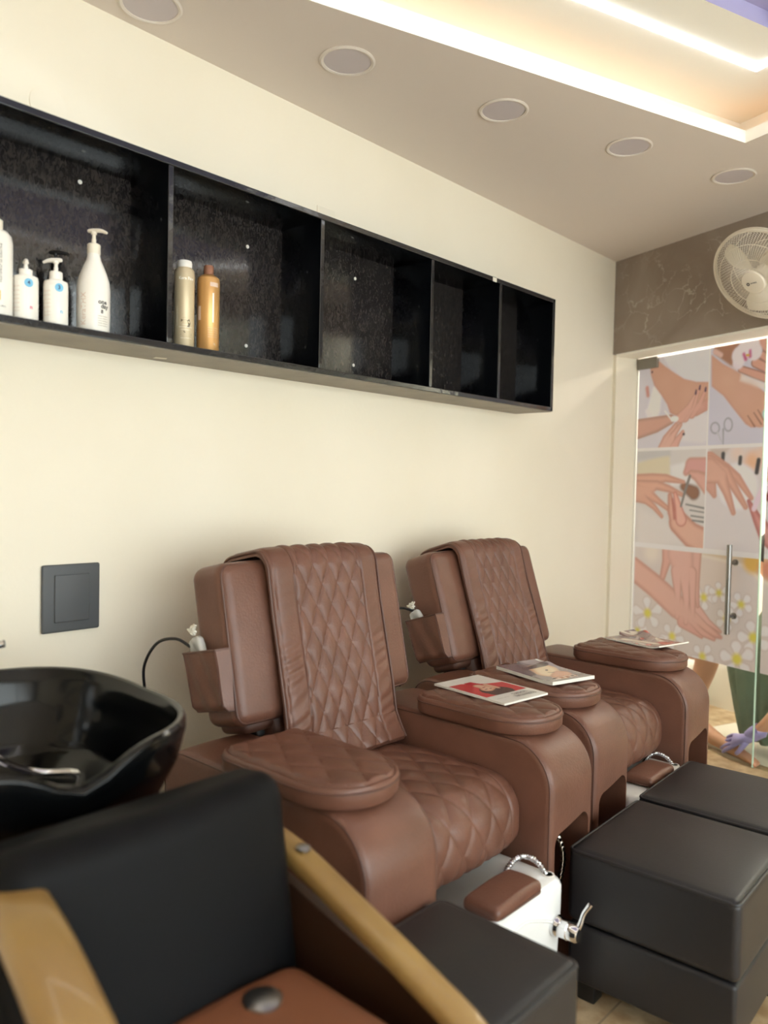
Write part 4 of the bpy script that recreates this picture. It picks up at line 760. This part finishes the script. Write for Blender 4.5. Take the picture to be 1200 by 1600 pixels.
# remote controls in the side pockets
def remote(BMx, rx, cy, dzl, label, cable):
    o = empty('massage_remote', (0,0,0), label, 'remote control', 'bagged massage remotes in the chair pockets')
    Wm = T(rx-.62,cy,0) @ BMx @ T(-.035,-.3585,dzl); o.location = Wm.translation; q = T(*(-o.location)) @ Wm @ RY(-.25)
    b = MB(); b.box((0,0,-.02), (.040,.014,.10), .005); b.obj('handset', 'white_plastic', o, mx=q)
    b = MB(); b.box((0,-.0078,.012), (.026,.002,.03), .0008, seg=1); b.obj('display', 'black_plastic', o, mx=q)
    b = MB(); v, f = rbox(.052,.022,.11,.010,4,mid=4,bulge=lambda p: (p.x*(1 if p.z < .03 else 1-.9*((p.z-.03)/.035)**2*.6)+.002*math.sin(p.z*220), p.y+.002*math.sin(p.x*200+p.z*90), p.z)); b.add(v, f, T(0,0,-.012)); b.obj('plastic_bag', 'bag', o, mx=q)
    b = MB()
    for a in (-.9,-.3,.5,1.2,2.6,3.5): b.tube([(0,0,.050),(.012*math.sin(a),-.006,.062+.006*math.cos(a)),(.024*math.sin(a),.004*math.cos(3*a),.064+.012*math.cos(a))], [.004,.005,.0025], 6)
    b.obj('bag_knot', 'tape', o, mx=q)
    if cable:
        b = MB(); b.tube([Vector(p)-o.location for p in spline(cable, 60)], .0042, 8); b.obj('cable', 'black_plastic', o)
remote(BM1, .62, C1Y, -.01, 'remote in a clear knotted bag in the side pocket of the nearer brown chair', [(.335,1.205,.915),(.29,1.185,.935),(.245,1.155,.92),(.20,1.145,.85),(.19,1.16,.76),(.20,1.18,.66),(.28,1.2,.58)])
remote(BM2, .57, C2Y, -.03, 'remote in a clear knotted bag in the side pocket of the farther brown chair', [(.23,2.235,.895),(.18,2.21,.90),(.14,2.21,.85),(.13,2.22,.7),(.16,2.25,.6)])
# magazines
def magazine(c, L_, W_, ang, thick, label, ops, base, z, curl=0, text=None):
    t = empty('magazine', (c[0],c[1],z), label, 'magazine', 'magazines lying on the chair arm pads', rz=ang)
    hf = lambda S, Z: .0+curl*(.010*np.clip((-S/(L_/2)-.55)/.45,0,1)**2*(Z > 0)+.006*np.clip(( S/(L_/2)-.6)/.4,0,1)**2+.014*np.exp(-(((S+L_*.28)/.03)**2+((Z-W_/2)/.03)**2)))
    b = MB(); n = 24; lay = max(2, int(thick/.0022))
    for k in range(lay):
        z0 = -thick*(k+1)/lay; dx = .0012*math.sin(k*2.3)
        b.grid(n, n, lambda u, v_: (-L_/2+L_*u+dx, -W_/2+W_*v_, z0+float(hf(np.array(-L_/2+L_*u), np.array(-W_/2+W_*v_)))+.0006))
    rim = [(-1,-1),(1,-1),(1,1),(-1,1)]
    for i in range(4):
        (a0,c0),(a1,c1) = rim[i], rim[(i+1)%4]
        b.grid(n, 2, lambda u, v_: (lambda x, y: (x, y, -thick*(1-v_)+float(hf(np.array(x),np.array(y)))+(.0 if v_ else .0006)))((a0+(a1-a0)*u)*L_/2, (c0+(c1-c0)*u)*W_/2))
    b.obj('pages', 'paper', t, recalc=False)
    sh = print_sheet('cover', -L_/2, L_/2, -W_/2, W_/2, .0016, ops, basis((1,0,0),(0,0,1),(0,1,0),(0,0,.0004)), M['magprint'], t, .0012, base, hf)
    if text:
        for s, size, x, y, a, mm, bold in text:
            text_flat('cover_text', s, size, T(x,y,.0012) @ RZ(a), mm, t, bold)
    return t
# cover pictures are described in metres: x along the long side (towards the magazine's head), y across
RED = (206,62,66)
mag1 = [('C',[(-.090,-.098),(.068,.098)],(240,236,228),RED,0), ('C',[(-.086,-.090),(.066,.090)],RED,RED,0),
  ('P',[(-.086,-.040),(-.086,.09),(-.03,.09),(-.045,.03)],(240,234,226),(240,234,226),2), ('L',[(-.08,-.01,.016),(-.04,.004,.014),(-.02,.0,.012)],(196,50,62),(176,40,54),2),
  ('L',[(.025,-.015,.040),(.035,.012,.038),(.048,-.03,.022)],(62,48,50),(48,38,42),3), ('L',[(-.035,-.01,.018),(-.005,-.005,.023),(.005,-.02,.020)],(232,186,160),(206,150,124),2.5),
  ('L',[(-.035,.02,.010),(-.01,.022,.010),(.01,.024,.008)],(226,176,150),(200,146,122),2),('L',[(-.018,-.004,.0025),(-.016,-.014,.0025)],(170,50,54),(170,50,54),1),('L',[(.002,.004,.002),(.003,-.004,.002)],(40,30,30),(40,30,30),1),('L',[(.002,-.016,.002),(.003,-.024,.002)],(40,30,30),(40,30,30),1),
  ('C',[(-.2,-.2),(.2,.2)],None,None,0)]
mag1 = mag1[:-1]
def mixops(seed, cols):
    rnd = random.Random(seed); out = []
    for k in range(26):
        x, y = rnd.uniform(-.14,.14), rnd.uniform(-.1,.1); a = rnd.uniform(0,PI); l = rnd.uniform(.02,.07); c = rnd.choice(cols)
        out.append(('L',[(x,y,rnd.uniform(.004,.022)),(x+l*math.cos(a),y+l*math.sin(a),rnd.uniform(.003,.012))],c,tuple(int(q*.8) for q in c),3))
    return out
mag2 = [('L',[(-.1,-.06,.04),(.0,-.08,.03)],(120,104,112),(100,86,96),5),('L',[(-.12,.05,.05),(-.02,.08,.04)],(150,134,142),(120,106,114),5),('L',[(-.03,.02,.050),(.03,-.01,.045)],(242,214,176),(222,176,140),4),('L',[(.05,.03,.03),(.08,-.01,.03)],(222,160,130),(200,140,112),4),
  ('L',[(-.01,.02,.004),(.0,.01,.004)],(120,60,50),(120,60,50),1.5),('L',[(.02,.0,.003),(.03,.012,.003)],(90,60,50),(90,60,50),1.5),('L',[(-.07,.06,.02),(-.05,-.04,.012)],(90,74,84),(80,66,76),3),('L',[(-.13,.09,.008),(-.10,.085,.008)],(240,240,240),(240,240,240),1.5)]
mag3 = mixops(5, [(170,150,140),(120,110,118),(196,110,96),(226,214,196),(150,120,120),(232,220,200)])+[('L',[(.08,.02,.04),(.13,.05,.03)],(206,120,104),(180,100,90),4),('L',[(-.06,-.05,.018),(.06,-.02,.018)],(232,214,190),(210,190,170),3)]
PZ = .734+.0125
def four(P):    # rectangle from its four corners
    cx = sum(p[0] for p in P)/4; cy = sum(p[1] for p in P)/4
    a = math.atan2((P[3][1]+P[2][1]-P[0][1]-P[1][1]), (P[3][0]+P[2][0]-P[0][0]-P[1][0])); return (cx,cy), a
(c, a) = four([(.606,1.907),(.625,2.07),(.895,2.061),(.899,1.85)])
magazine(c, .278, .195, a, .006, 'white magazine with a red cover picture of a dark haired model', mag1, (238,236,228), PZ+.0055, 0,
    [('ESSENTIAL', .020, .108, .030, PI/2+PI, 'ink', .0), ('LOOKS', .020, .086, .030, PI/2+PI, 'ink', .0), ('the new collection', .007, .098, -.055, PI/2+PI, 'ink_g', 0)])
(c, a) = four([(.62,2.234),(.661,2.377),(.896,2.336),(.872,2.145)])
magazine(c, .262, .185, a, .011, 'thick glossy magazine with a blond face on its grey cover, beside the red one', mag2, (136,122,124), PZ+.0105, .5, [('ELLE', .05, .098, .0, PI/2+PI, 'ink_l', .001)])
(c, a) = four([(.618,3.013),(.637,3.181),(.881,3.149),(.881,2.932)])
magazine(c, .262, .19, a, .006, 'curled colourful magazine on the farthest arm pad by the glass door', mag3, (160,140,134), PZ+.0055, 1.6)
# ================================================================ BLACK STOOLS
def stool(corner, ang, L_, W_, H_, label, loc_mid=None):
    """corner = near left top corner; L_ along the chairs' facing direction, W_ across"""
    c, s = math.cos(ang), math.sin(ang); cx = corner[0]+c*L_/2-s*W_/2; cy = corner[1]+s*L_/2+c*W_/2
    t = empty('footstool', (cx,cy,0), label, 'footstool', 'black leather footstools', rz=ang)
    sp_ = .215*H_/.41
    def top(q):
        k = (1-(q.x/(L_/2))**2)*(1-(q.y/(W_/2))**2); return (q.x, q.y, q.z+(.012*k if q.z > 0 else 0))
    v, f = rbox(L_, W_, H_-sp_, .020, 4, mid=11, bulge=top); b = MB(); b.add(v, f, T(0,0,(H_+sp_)/2)); o = b.obj('lid', 'black_leather', t)
    b = MB(); lp = []
    for cx_, cy_, a0 in ((L_/2-.02,W_/2-.02,0),(-L_/2+.02,W_/2-.02,PI/2),(-L_/2+.02,-W_/2+.02,PI),(L_/2-.02,-W_/2+.02,3*PI/2)): lp += [(cx_+.0165*math.cos(a0+PI/2*k/5), cy_+.0165*math.sin(a0+PI/2*k/5), H_-.008) for k in range(6)]
    b.tube(lp, .0045, 8, closed=True); b.obj('piping', 'black_leather', o)
    b = MB(); b.box((0,0,(sp_-.003+.055)/2), (L_-.008,W_-.008,sp_-.003-.055), .012, seg=3); o = b.obj('base', 'black_leather', t)
    b = MB()
    for p in ((L_/2-.004,0),(-L_/2+.004,0)): pass
    for sx in (-1,1):
        for sy in (-1,1):
            b = MB(); b.box((sx*(L_/2-.05),sy*(W_/2-.05),.0295), (.05,.05,.059), .005); b.obj('leg', 'black_plastic', t)
stool((1.083,1.872), .03, .435, .45, .41, 'black leather footstool beside the white tub tap, its whole long side showing')
stool((1.060,2.345), .03, .435, .45, .41, 'black leather footstool farthest back, near the glass door')
stool((1.088,.945), -.0, .33, .375, .485, 'blurred black leather footstool close to the camera, between the tub and the wooden armrest')
# ================================================================ WALL FAN
fc = Vector((.955,3.67,2.303))
ax = (-U*math.cos(math.radians(40))+Vector((0,0,-1))*math.sin(math.radians(40))).normalized()
fx = V.copy(); fy = ax.cross(fx)
t = empty('wall_fan', fc, 'round cream wall fan with wire grille, on the marble beam above the glass door', 'fan')
FM = basis(fx, fy, ax)
R = .212
def dome(k, r, depth, n=10): return None
def circ(r, z, n=72): return [(r*math.cos(2*PI*k/n), r*math.sin(2*PI*k/n), z) for k in range(n)]
b = MB(); b.tube(circ(R,0,90), .0065, 8, closed=True); b.tube(circ(R+.002,-.014,90), .005, 8, closed=True); b.obj('grille_rim', 'cream_plastic', t, mx=FM)
def prof_f(u): return (.052+(R-.052)*u, .055*math.cos(u**1.7*PI/2)**.8)
b = MB()
for k in range(96):
    a = 2*PI*k/96
    b.tube([((lambda r, z: (r*math.cos(a+.18*(1-u/9)), r*math.sin(a+.18*(1-u/9)), z))(*prof_f(u/9))) for u in range(10)], .0011, 4, cap=False)
for u in (.33,.72): r, z = prof_f(u); b.tube(circ(r,z-.001), .0018, 5, closed=True)
b.obj('front_grille', 'cream_plastic', t, mx=FM, weld=0)
def prof_b(u): return (.05+(R-.05)*u, -.014-.085*math.cos(u**2.2*PI/2)**.8)
b = MB()
for k in range(96):
    a = 2*PI*k/96
    b.tube([((lambda r, z: (r*math.cos(a-.1*(1-u/8)), r*math.sin(a-.1*(1-u/8)), z))(*prof_b(u/8))) for u in range(9)], .0011, 4, cap=False)
for u in (.4,.75): r, z = prof_b(u); b.tube(circ(r,z), .0018, 5, closed=True)
b.obj('rear_grille', 'cream_plastic', t, mx=FM, weld=0)
b = MB(); b.lathe([(.054,.046),(.055,.054),(.050,.062),(.03,.0655),(0,.066)], 40); cp = b.obj('badge_cap', 'cream_plastic', t, mx=FM)
b = MB(); b.tube(circ(.0055,0,20), .0018, 6, closed=True); b.obj('badge_mark', 'ink', cp, mx=FM @ T(-.020,.0,.0664))
text_flat('badge_text', 'orient', .012, FM @ T(.008,.002,.0668), 'ink', cp, .0002)
for k in range(3):
    a0 = 2*PI*k/3
    def bl(u, v_):
        r = .035+.155*u; w = (.30+.75*math.sin(PI*min(1,u*.62+.22)))*(1-.25*u**6); a = a0+w*(v_-.35)
        return (r*math.cos(a), r*math.sin(a), -.012+.05*(.5-v_)*(1-.3*u))
    b = MB(); b.grid(14, 14, bl); b.grid(14, 14, lambda u, v_: (bl(u,v_)[0],bl(u,v_)[1],bl(u,v_)[2]-.0025)); b.obj('blade', 'cream_plastic', t, mx=FM, recalc=False)
b = MB(); b.lathe([(0,.018),(.02,.018),(.032,.008),(.036,-.03),(.03,-.035)], 30); b.obj('hub', 'cream_plastic', t, mx=FM)
b = MB(); b.lathe([(.03,-.08),(.05,-.085),(.058,-.10),(.056,-.165),(.04,-.185),(0,-.19)], 36); b.obj('motor_housing', 'cream_plastic', t, mx=FM)
mh = FM @ Vector((0,0,-.13)); wp = Vector((fc.x,fc.y,0))+U*((E0-Vector((fc.x,fc.y,0))).dot(U)); wp.z = 2.30; wl_ = wp-fc
b = MB(); b.tube([mh, mh+Vector((0,0,-.07)), Vector((wl_.x,wl_.y,-.09))-U*.03], [.022,.022,.026], 16); b.box((0,0,0), (.11,.03,.18), .012, mx=basis(V,U,(0,0,1),wl_+Vector((0,0,-.09))-U*.0155)); b.obj('wall_bracket', 'cream_plastic', t)

# ================================================================ BODIES
def body(name, verts, edges, radii, m, parent=None, sub=2, root=0):
    me = bpy.data.meshes.new(name); me.from_pydata([tuple(v) for v in verts], edges, [])
    o = bpy.data.objects.new(name, me); COL.objects.link(o)
    s = o.modifiers.new('s','SKIN'); s.use_smooth_shade = True; s.branch_smoothing = .4
    for i, r in enumerate(radii):
        d = me.skin_vertices[0].data[i]; d.radius = r if isinstance(r, tuple) else (r,r); d.use_root = (i == root)
    q = o.modifiers.new('u','SUBSURF'); q.levels = sub; q.render_levels = sub
    dg = bpy.context.evaluated_depsgraph_get(); dg.update()
    nm = bpy.data.meshes.new_from_object(o.evaluated_get(dg)); bpy.data.objects.remove(o)
    return fin(name, nm, m, parent, 180)
def chain(V_, E_, R_, start, pts):
    """append a chain of (x,y,z,r) from vertex index start; returns last index"""
    k = start
    for p in pts:
        V_.append(Vector(p[:3])); R_.append(p[3]); E_.append((k, len(V_)-1)); k = len(V_)-1
    return k
# therapist crouching behind the glass, hand on the client's foot; points are x, y, z
def P(s, o, z): p = ew(s, o, z); return (p.x, p.y, p.z)
V_, E_, R_ = [Vector(P(1.22,.52,.42))], [], [.125]
ch = chain(V_,E_,R_,0,[P(1.10,.52,.56)+(.115,), P(.97,.50,.70)+(.125,), P(.86,.49,.80)+(.10,)])
nk = chain(V_,E_,R_,ch,[P(.80,.48,.87)+(.052,), P(.75,.46,.93)+(.075,), P(.71,.45,1.02)+(.088,), P(.71,.45,1.08)+(.055,)])
rs = chain(V_,E_,R_,ch,[P(.93,.42,.78)+(.058,), P(1.00,.36,.60)+(.046,), P(1.00,.32,.42)+(.042,), P(.926,.295,.308)+(.040,), P(.871,.255,.215)+(.033,), P(.825,.235,.155)+(.029,), P(.80,.228,.135)+(.026,)])
ls = chain(V_,E_,R_,ch,[P(.90,.60,.74)+(.058,), P(1.0,.60,.5)+(.046,), P(.95,.52,.32)+(.040,), P(.86,.46,.20)+(.030,), P(.80,.44,.14)+(.026,), P(.74,.42,.10)+(.022,)])
for sg in (-1,1):
    chain(V_,E_,R_,0,[P(1.16,.52+.11*sg,.40)+(.095,), P(.95+.1*(sg > 0),.52+.16*sg,.44)+(.075,), P(.97,.52+.16*sg,.40)+(.062,), P(1.15,.52+.15*sg,.22)+(.052,), P(1.26,.52+.15*sg,.08)+(.038,), P(1.16,.52+.15*sg,.035)+(.035,), P(1.06,.52+.15*sg,.025)+(.025,)])
th = body('person', V_, E_, R_, 'skin'); tag(th, 'person crouching behind the glass in green scrubs and a purple glove', 'person')
# purple gloved right hand
def hand(name, wrist, palm_dir, side, nrm_, s, m, parent, curl=.5):
    w = Vector(wrist); d = Vector(palm_dir).normalized(); n_ = Vector(nrm_).normalized(); sd = d.cross(n_).normalized()*side; n_ = sd.cross(d).normalized()*side
    o = None; vs = [w-d*.05*s, w, w+d*.035*s, w+d*.075*s]; es = [(0,1),(1,2),(2,3)]; rs = [(.027*s,.027*s),(.026*s,.022*s),(.036*s,.018*s),(.040*s,.016*s)]
    for k, (off, ln, r) in enumerate(((-.032,.068,.0088),(-.011,.077,.0094),(.011,.072,.0090),(.031,.056,.0080))):
        b0 = len(vs); vs.append(w+d*(.088-.004*abs(k-1))*s+sd*off*s); es.append((3,b0)); rs.append((r*1.15*s,)*2)
        p = vs[-1]; dr = (d+sd*off*1.5).normalized(); dn = -n_
        for seg in range(3):
            a = curl*(.35+.5*seg); q = p+(dr*math.cos(a)+dn*math.sin(a))*ln*s*(.44,.32,.24)[seg]; vs.append(q); es.append((len(vs)-2,len(vs)-1)); rs.append((r*s*(1,.92,.8)[seg],)*2); p = q
    b0 = len(vs); vs.append(w+d*.025*s-sd*.034*s); es.append((1,b0)); rs.append((.013*s,)*2)
    vs.append(vs[-1]+(d*.8-sd*.6).normalized()*.034*s-n_*.008*s); es.append((b0,b0+1)); rs.append((.0105*s,)*2)
    vs.append(vs[-1]+(d*.95-sd*.2).normalized()*.028*s-n_*.010*s); es.append((b0+1,b0+2)); rs.append((.0085*s,)*2)
    return body(name, vs, es, rs, m, parent, 2, 0)
WR = Vector(P(.795,.228,.132)); HD = Vector(P(.60,.208,.035))-WR
hand('glove', WR, HD, 1, (-U*.72+Vector((0,0,.70))), 1.16, 'glove', th, .30)
b = MB(); cu0 = Vector(P(.79,.227,.130)); cu1 = Vector(P(.845,.243,.178)); b.tube([cu0, cu0.lerp(cu1,.4), cu0.lerp(cu1,.8), cu1, cu1], [.030,.036,.037,.039,.034], 24); b.obj('glove_cuff', 'glove', th)
# green tunic: draped shell from shoulders to hem
def tunic(u, v_):
    a = -PI*.98+2*PI*.98*u
    c = Vector(P(.86,.50,.84)).lerp(Vector(P(.69,.46,.42)), v_/.55) if v_ < .55 else Vector(P(.69,.46,.42)).lerp(Vector(P(.735,.45,.07)), (v_-.55)/.45); rx = .12+.07*v_/.55 if v_ < .55 else .19-.07*(v_-.55)/.45; ry = .13-.03*v_
    fold = 1+.17*v_*math.sin(a*7+v_*3)+.08*v_*math.sin(a*15+1)
    p = c+V*(math.cos(a)*rx*fold)+U*(math.sin(a)*ry*fold)+V*(.10*(1-v_)*(0))
    return (p.x,p.y,p.z)
b = MB(); b.grid(90, 40, tunic); o = b.obj('green_tunic', 'green', th, 180, recalc=False)
md = o.modifiers.new('s','SOLIDIFY'); md.thickness = .004
b = MB()
for sg in (-1,1):
    b.tube([P(1.22,.52+.07*sg,.44), P(1.16,.52+.11*sg,.42), P(.99,.52+.15*sg,.45), P(.96,.52+.16*sg,.42), P(1.1,.52+.155*sg,.28), P(1.24,.52+.15*sg,.12)], [.14,.115,.092,.085,.075,.06], 20)
b.obj('trousers', 'char', th)
b = MB(); b.lathe([(.0,.12),(.05,.112),(.085,.075),(.098,.02),(.09,-.03),(.06,-.06),(0,-.07)], 28, T(*P(.735,.46,1.04))); b.obj('hair', 'hair', th)
# client: seated to the left behind the glass, foot stretched out on the floor
V_, E_, R_ = [Vector(P(-.22,.62,.42))], [], [.13]
ch = chain(V_,E_,R_,0,[P(-.24,.62,.58)+(.12,), P(-.25,.62,.76)+(.13,), P(-.25,.62,.88)+(.10,)])
chain(V_,E_,R_,ch,[P(-.25,.62,.97)+(.05,), P(-.24,.61,1.06)+(.085,), P(-.24,.61,1.13)+(.085,), P(-.24,.61,1.19)+(.05,)])
chain(V_,E_,R_,ch,[P(-.22,.44,.84)+(.05,), P(-.12,.42,.64)+(.042,), P(.08,.45,.56)+(.032,), P(.15,.47,.55)+(.026,), P(.2,.48,.54)+(.02,)])
chain(V_,E_,R_,ch,[P(-.22,.80,.84)+(.05,), P(-.12,.80,.64)+(.042,), P(.06,.74,.58)+(.032,), P(.12,.7,.57)+(.026,), P(.17,.69,.56)+(.02,)])
k1 = chain(V_,E_,R_,0,[P(-.16,.66,.42)+(.10,), P(.12,.54,.46)+(.088,), P(.36,.44,.45)+(.080,), P(.335,.44,.36)+(.066,), P(.29,.44,.24)+(.056,), P(.27,.44,.09)+(.038,), P(.34,.42,.045)+(.034,), P(.46,.38,.030)+(.028,), P(.54,.36,.02)+(.02,)])
k2 = chain(V_,E_,R_,0,[P(-.14,.50,.42)+(.10,), P(.02,.42,.36)+(.080,), P(.14,.36,.27)+(.062,), P(.30,.32,.17)+(.055,), P(.45,.285,.085)+(.045,), P(.545,.26,.05)+(.038,), P(.62,.245,.05)+(.036,), P(.72,.225,.04)+(.034,), P(.81,.212,.028)+(.026,)])
foot = Vector(P(.82,.211,.026))
for i, (dy, ln, r) in enumerate(((-.028,.040,.011),(-.013,.036,.0085),(.001,.032,.008),(.013,.027,.0075),(.024,.022,.007))):
    V_.append(foot+V*.012+U*dy*.9); E_.append((k2,len(V_)-1)); R_.append(r*1.1); q = V_[-1]+V*ln; q.z = .012; V_.append(q); E_.append((len(V_)-2,len(V_)-1)); R_.append(r)
cl = body('person', V_, E_, R_, 'skin_d'); tag(cl, 'person seated behind the glass, bare knee and foot showing under the printed film', 'person')
def smock(u, v_):
    a = 2*PI*u; c = Vector(P(-.25,.62,.90)).lerp(Vector(P(-.20,.62,.40)), v_); p = c+V*math.cos(a)*(.13+.06*v_)+U*math.sin(a)*(.17+.03*v_); return (p.x,p.y,p.z)
b = MB(); b.grid(40, 16, smock); b.obj('white_shirt', 'white_plastic', cl, 180, recalc=False)
b = MB(); b.lathe([(.0,.09),(.05,.08),(.085,.04),(.094,-.02),(.08,-.08),(0,-.09)], 28, T(*P(-.26,.62,1.14))); b.obj('hair', 'hair', cl)
b = MB(); b.box((0,0,.14), (.42,.5,.28), .03); o = b.obj('low_seat', 'white_plastic', mx=basis(V,U,(0,0,1),P(-.20,.62,0))); tag(o, 'low white box seat behind the glass on which the client sits', 'seat')
b = MB(); b.grid(40, 20, lambda u, v_: tuple(Vector(P(.30+.75*u,.25+.5*v_,.004+.003*math.sin(u*14)*math.sin(v_*9))))); tag(b.obj('floor_towel', 'tape', recalc=False), 'white towel laid on the floor under the gloved hand behind the glass', 'towel')

# ================================================================ SHAMPOO STATION IN THE FOREGROUND
BC = Vector((.628,.605,0))
t = empty('shampoo_basin', (BC.x,BC.y,0), 'black glossy ceramic hair washing basin with chrome mixer, blurred at the lower left', 'basin')
RZ0 = .915
def rim(u, k):       # superellipse outline, k scales
    a = 2*PI*u; c, s = math.cos(a), math.sin(a); e = .72
    x = math.copysign(abs(c)**e, c)*.30; y = math.copysign(abs(s)**e, s)*.29
    return x*k, y*k
def bowl(u, v_):
    # v 0 outer foot -> rim -> inner bottom
    st = [(.42,.60),(.55,.64),(.80,.74),(.96,.84),(1.0,.895),(1.0,.912),(.985,.920),(.955,.918),(.93,.90),(.88,.85),(.76,.775),(.55,.735),(.25,.725),(.02,.722)]
    q = v_*(len(st)-1); i = min(len(st)-2, int(q)); f_ = q-i; k = st[i][0]*(1-f_)+st[i+1][0]*f_; z = st[i][1]*(1-f_)+st[i+1][1]*f_
    x, y = rim(u, k); back = max(0,-x/.30); front = max(0, x/.30)
    notch = front**3*math.exp(-(y/.075)**2)*max(0,(z-.75)/.17)
    return (x, y, z+(.018*back-.004*front)*max(0,(z-.75)/.17)-.055*notch)
b = MB(); b.grid(97, 90, bowl); b.obj('bowl', 'ceramic', t, 60)
b = MB(); b.lathe([(.03,.7235),(.032,.726),(.02,.728),(0,.7275)], 28); b.obj('drain', 'chrome', t)
b = MB(); b.lathe([(.026,0),(.027,.01),(.022,.015),(.021,.07),(.019,.078),(0,.08)], 28, T(-.235,.02,.90)); fa = b.obj('mixer_tap', 'chrome', t)
b = MB(); b.tube(spline([(-.235,.02,.955),(-.20,.02,.99),(-.15,.015,.985),(-.125,.01,.95)],16), .012, 12); b.tube([(-.235,.02,.98),(-.225,.04,1.0),(-.20,.08,1.01)], [.010,.008,.008], 10); b.obj('spout', 'chrome', fa)
b = MB(); b.tube(spline([(-.22,-.09,.92),(-.19,-.10,.975),(-.12,-.09,.965),(-.06,-.05,.90),(-.04,.0,.83),(-.05,.08,.78),(-.0,.14,.775),(.08,.1,.77)],40), .008, 10)
b.lathe([(.012,0),(.016,.01),(.018,.06),(.03,.075),(.032,.085),(0,.088)], 24, T(-.235,-.09,.90)); b.obj('hand_shower', 'chrome', t)
b = MB(); v, f = rbox(.40,.40,.63,.05,4); b.add(v, f, T(-.05,0,.315)); b.obj('pedestal', 'black_leather_m', t)
# reclining wash chair
t = empty('wash_chair', (1.30,.66,0), 'black leather hair wash chair with varnished wooden armrests, blurred in the near foreground', 'chair')
mo = T(-1.30,-.66,0)
BR = mo @ T(1.055,.655,.555) @ RY(-.17)
v, f = rbox(.13,.50,.60,.05,5,mid=6,bulge=lambda q: (q.x+(.03*(1-(q.y/.25)**2) if q.x > 0 else 0), q.y, q.z)); b = MB(); b.add(v, f, BR); b.obj('backrest', 'black_leather_m', t)
v, f = rbox(.52,.44,.13,.045,5,mid=6,bulge=lambda q: (q.x, q.y, q.z+(.02*(1-(q.y/.25)**2) if q.z > 0 else 0))); b = MB(); b.add(v, f, mo @ T(1.385,.655,.50)); b.obj('seat', 'tan', t)
b = MB(); b.box((1.36,.66,.24), (.46,.40,.38), .03, mx=mo); b.obj('seat_base', 'wood_d', t)
def warm(pts, w, th_, name='armrest'):
    P_, L = resample(spline(pts, 40), 40); v = []; f = []
    for i, p in enumerate(P_):
        a, b_ = P_[max(0,i-1)], P_[min(39,i+1)]; tg = (b_-a).normalized(); sd = tg.cross(Vector((0,0,1))).normalized(); up = sd.cross(tg)
        for k in range(16):
            q = 2*PI*k/16; c, s = math.cos(q), math.sin(q); v.append(tuple(p+sd*math.copysign(abs(c)**.6,c)*w/2+up*math.copysign(abs(s)**.6,s)*th_/2))
    f = [(i*16+k,i*16+(k+1)%16,(i+1)*16+(k+1)%16,(i+1)*16+k) for i in range(39) for k in range(16)]+[tuple(reversed(range(16))),tuple(39*16+k for k in range(16))]
    b = MB(); b.add(v, f, mo); return b.obj(name, 'wood', t, 60)
ar = warm([(.90,.945,.705),(1.05,.930,.700),(1.22,.912,.665),(1.38,.897,.625),(1.50,.89,.580),(1.54,.90,.48),(1.53,.90,.30),(1.50,.90,.02)], .050, .034)
for x, y, z in ((1.085,.927,.7145),):
    b = MB(); b.lathe([(.013,0),(.013,.003),(.008,.006),(0,.007)], 20, mo @ T(x,y,z) @ RY(.1)); b.obj('bolt_cap', 'steel', ar)
al = warm([(.955,.455,.80),(1.05,.44,.80),(1.20,.415,.79),(1.36,.40,.73),(1.50,.415,.62),(1.54,.415,.50),(1.53,.415,.30),(1.50,.415,.02)], .078, .036)
for y in (.925,.42):
    b = MB(); b.prism([(1.00,.33),(1.49,.33),(1.49,.55),(1.02,.66)], -.010, .010, mx=mo @ T(0,y,0) @ RX(PI/2)); b.obj('side_panel', 'wood_d', t)
    b = MB(); b.tube([(.99,y,.69),(1.0,y,.4),(.98,y,.02)], [.02,.022,.02], 12, mx=mo); b.obj('leg', 'wood', t)
b = MB(); b.lathe([(.030,0),(.030,.006),(.022,.011),(0,.012)], 28, mo @ T(1.20,.745,.580)); b.obj('seat_button', 'steel', t)
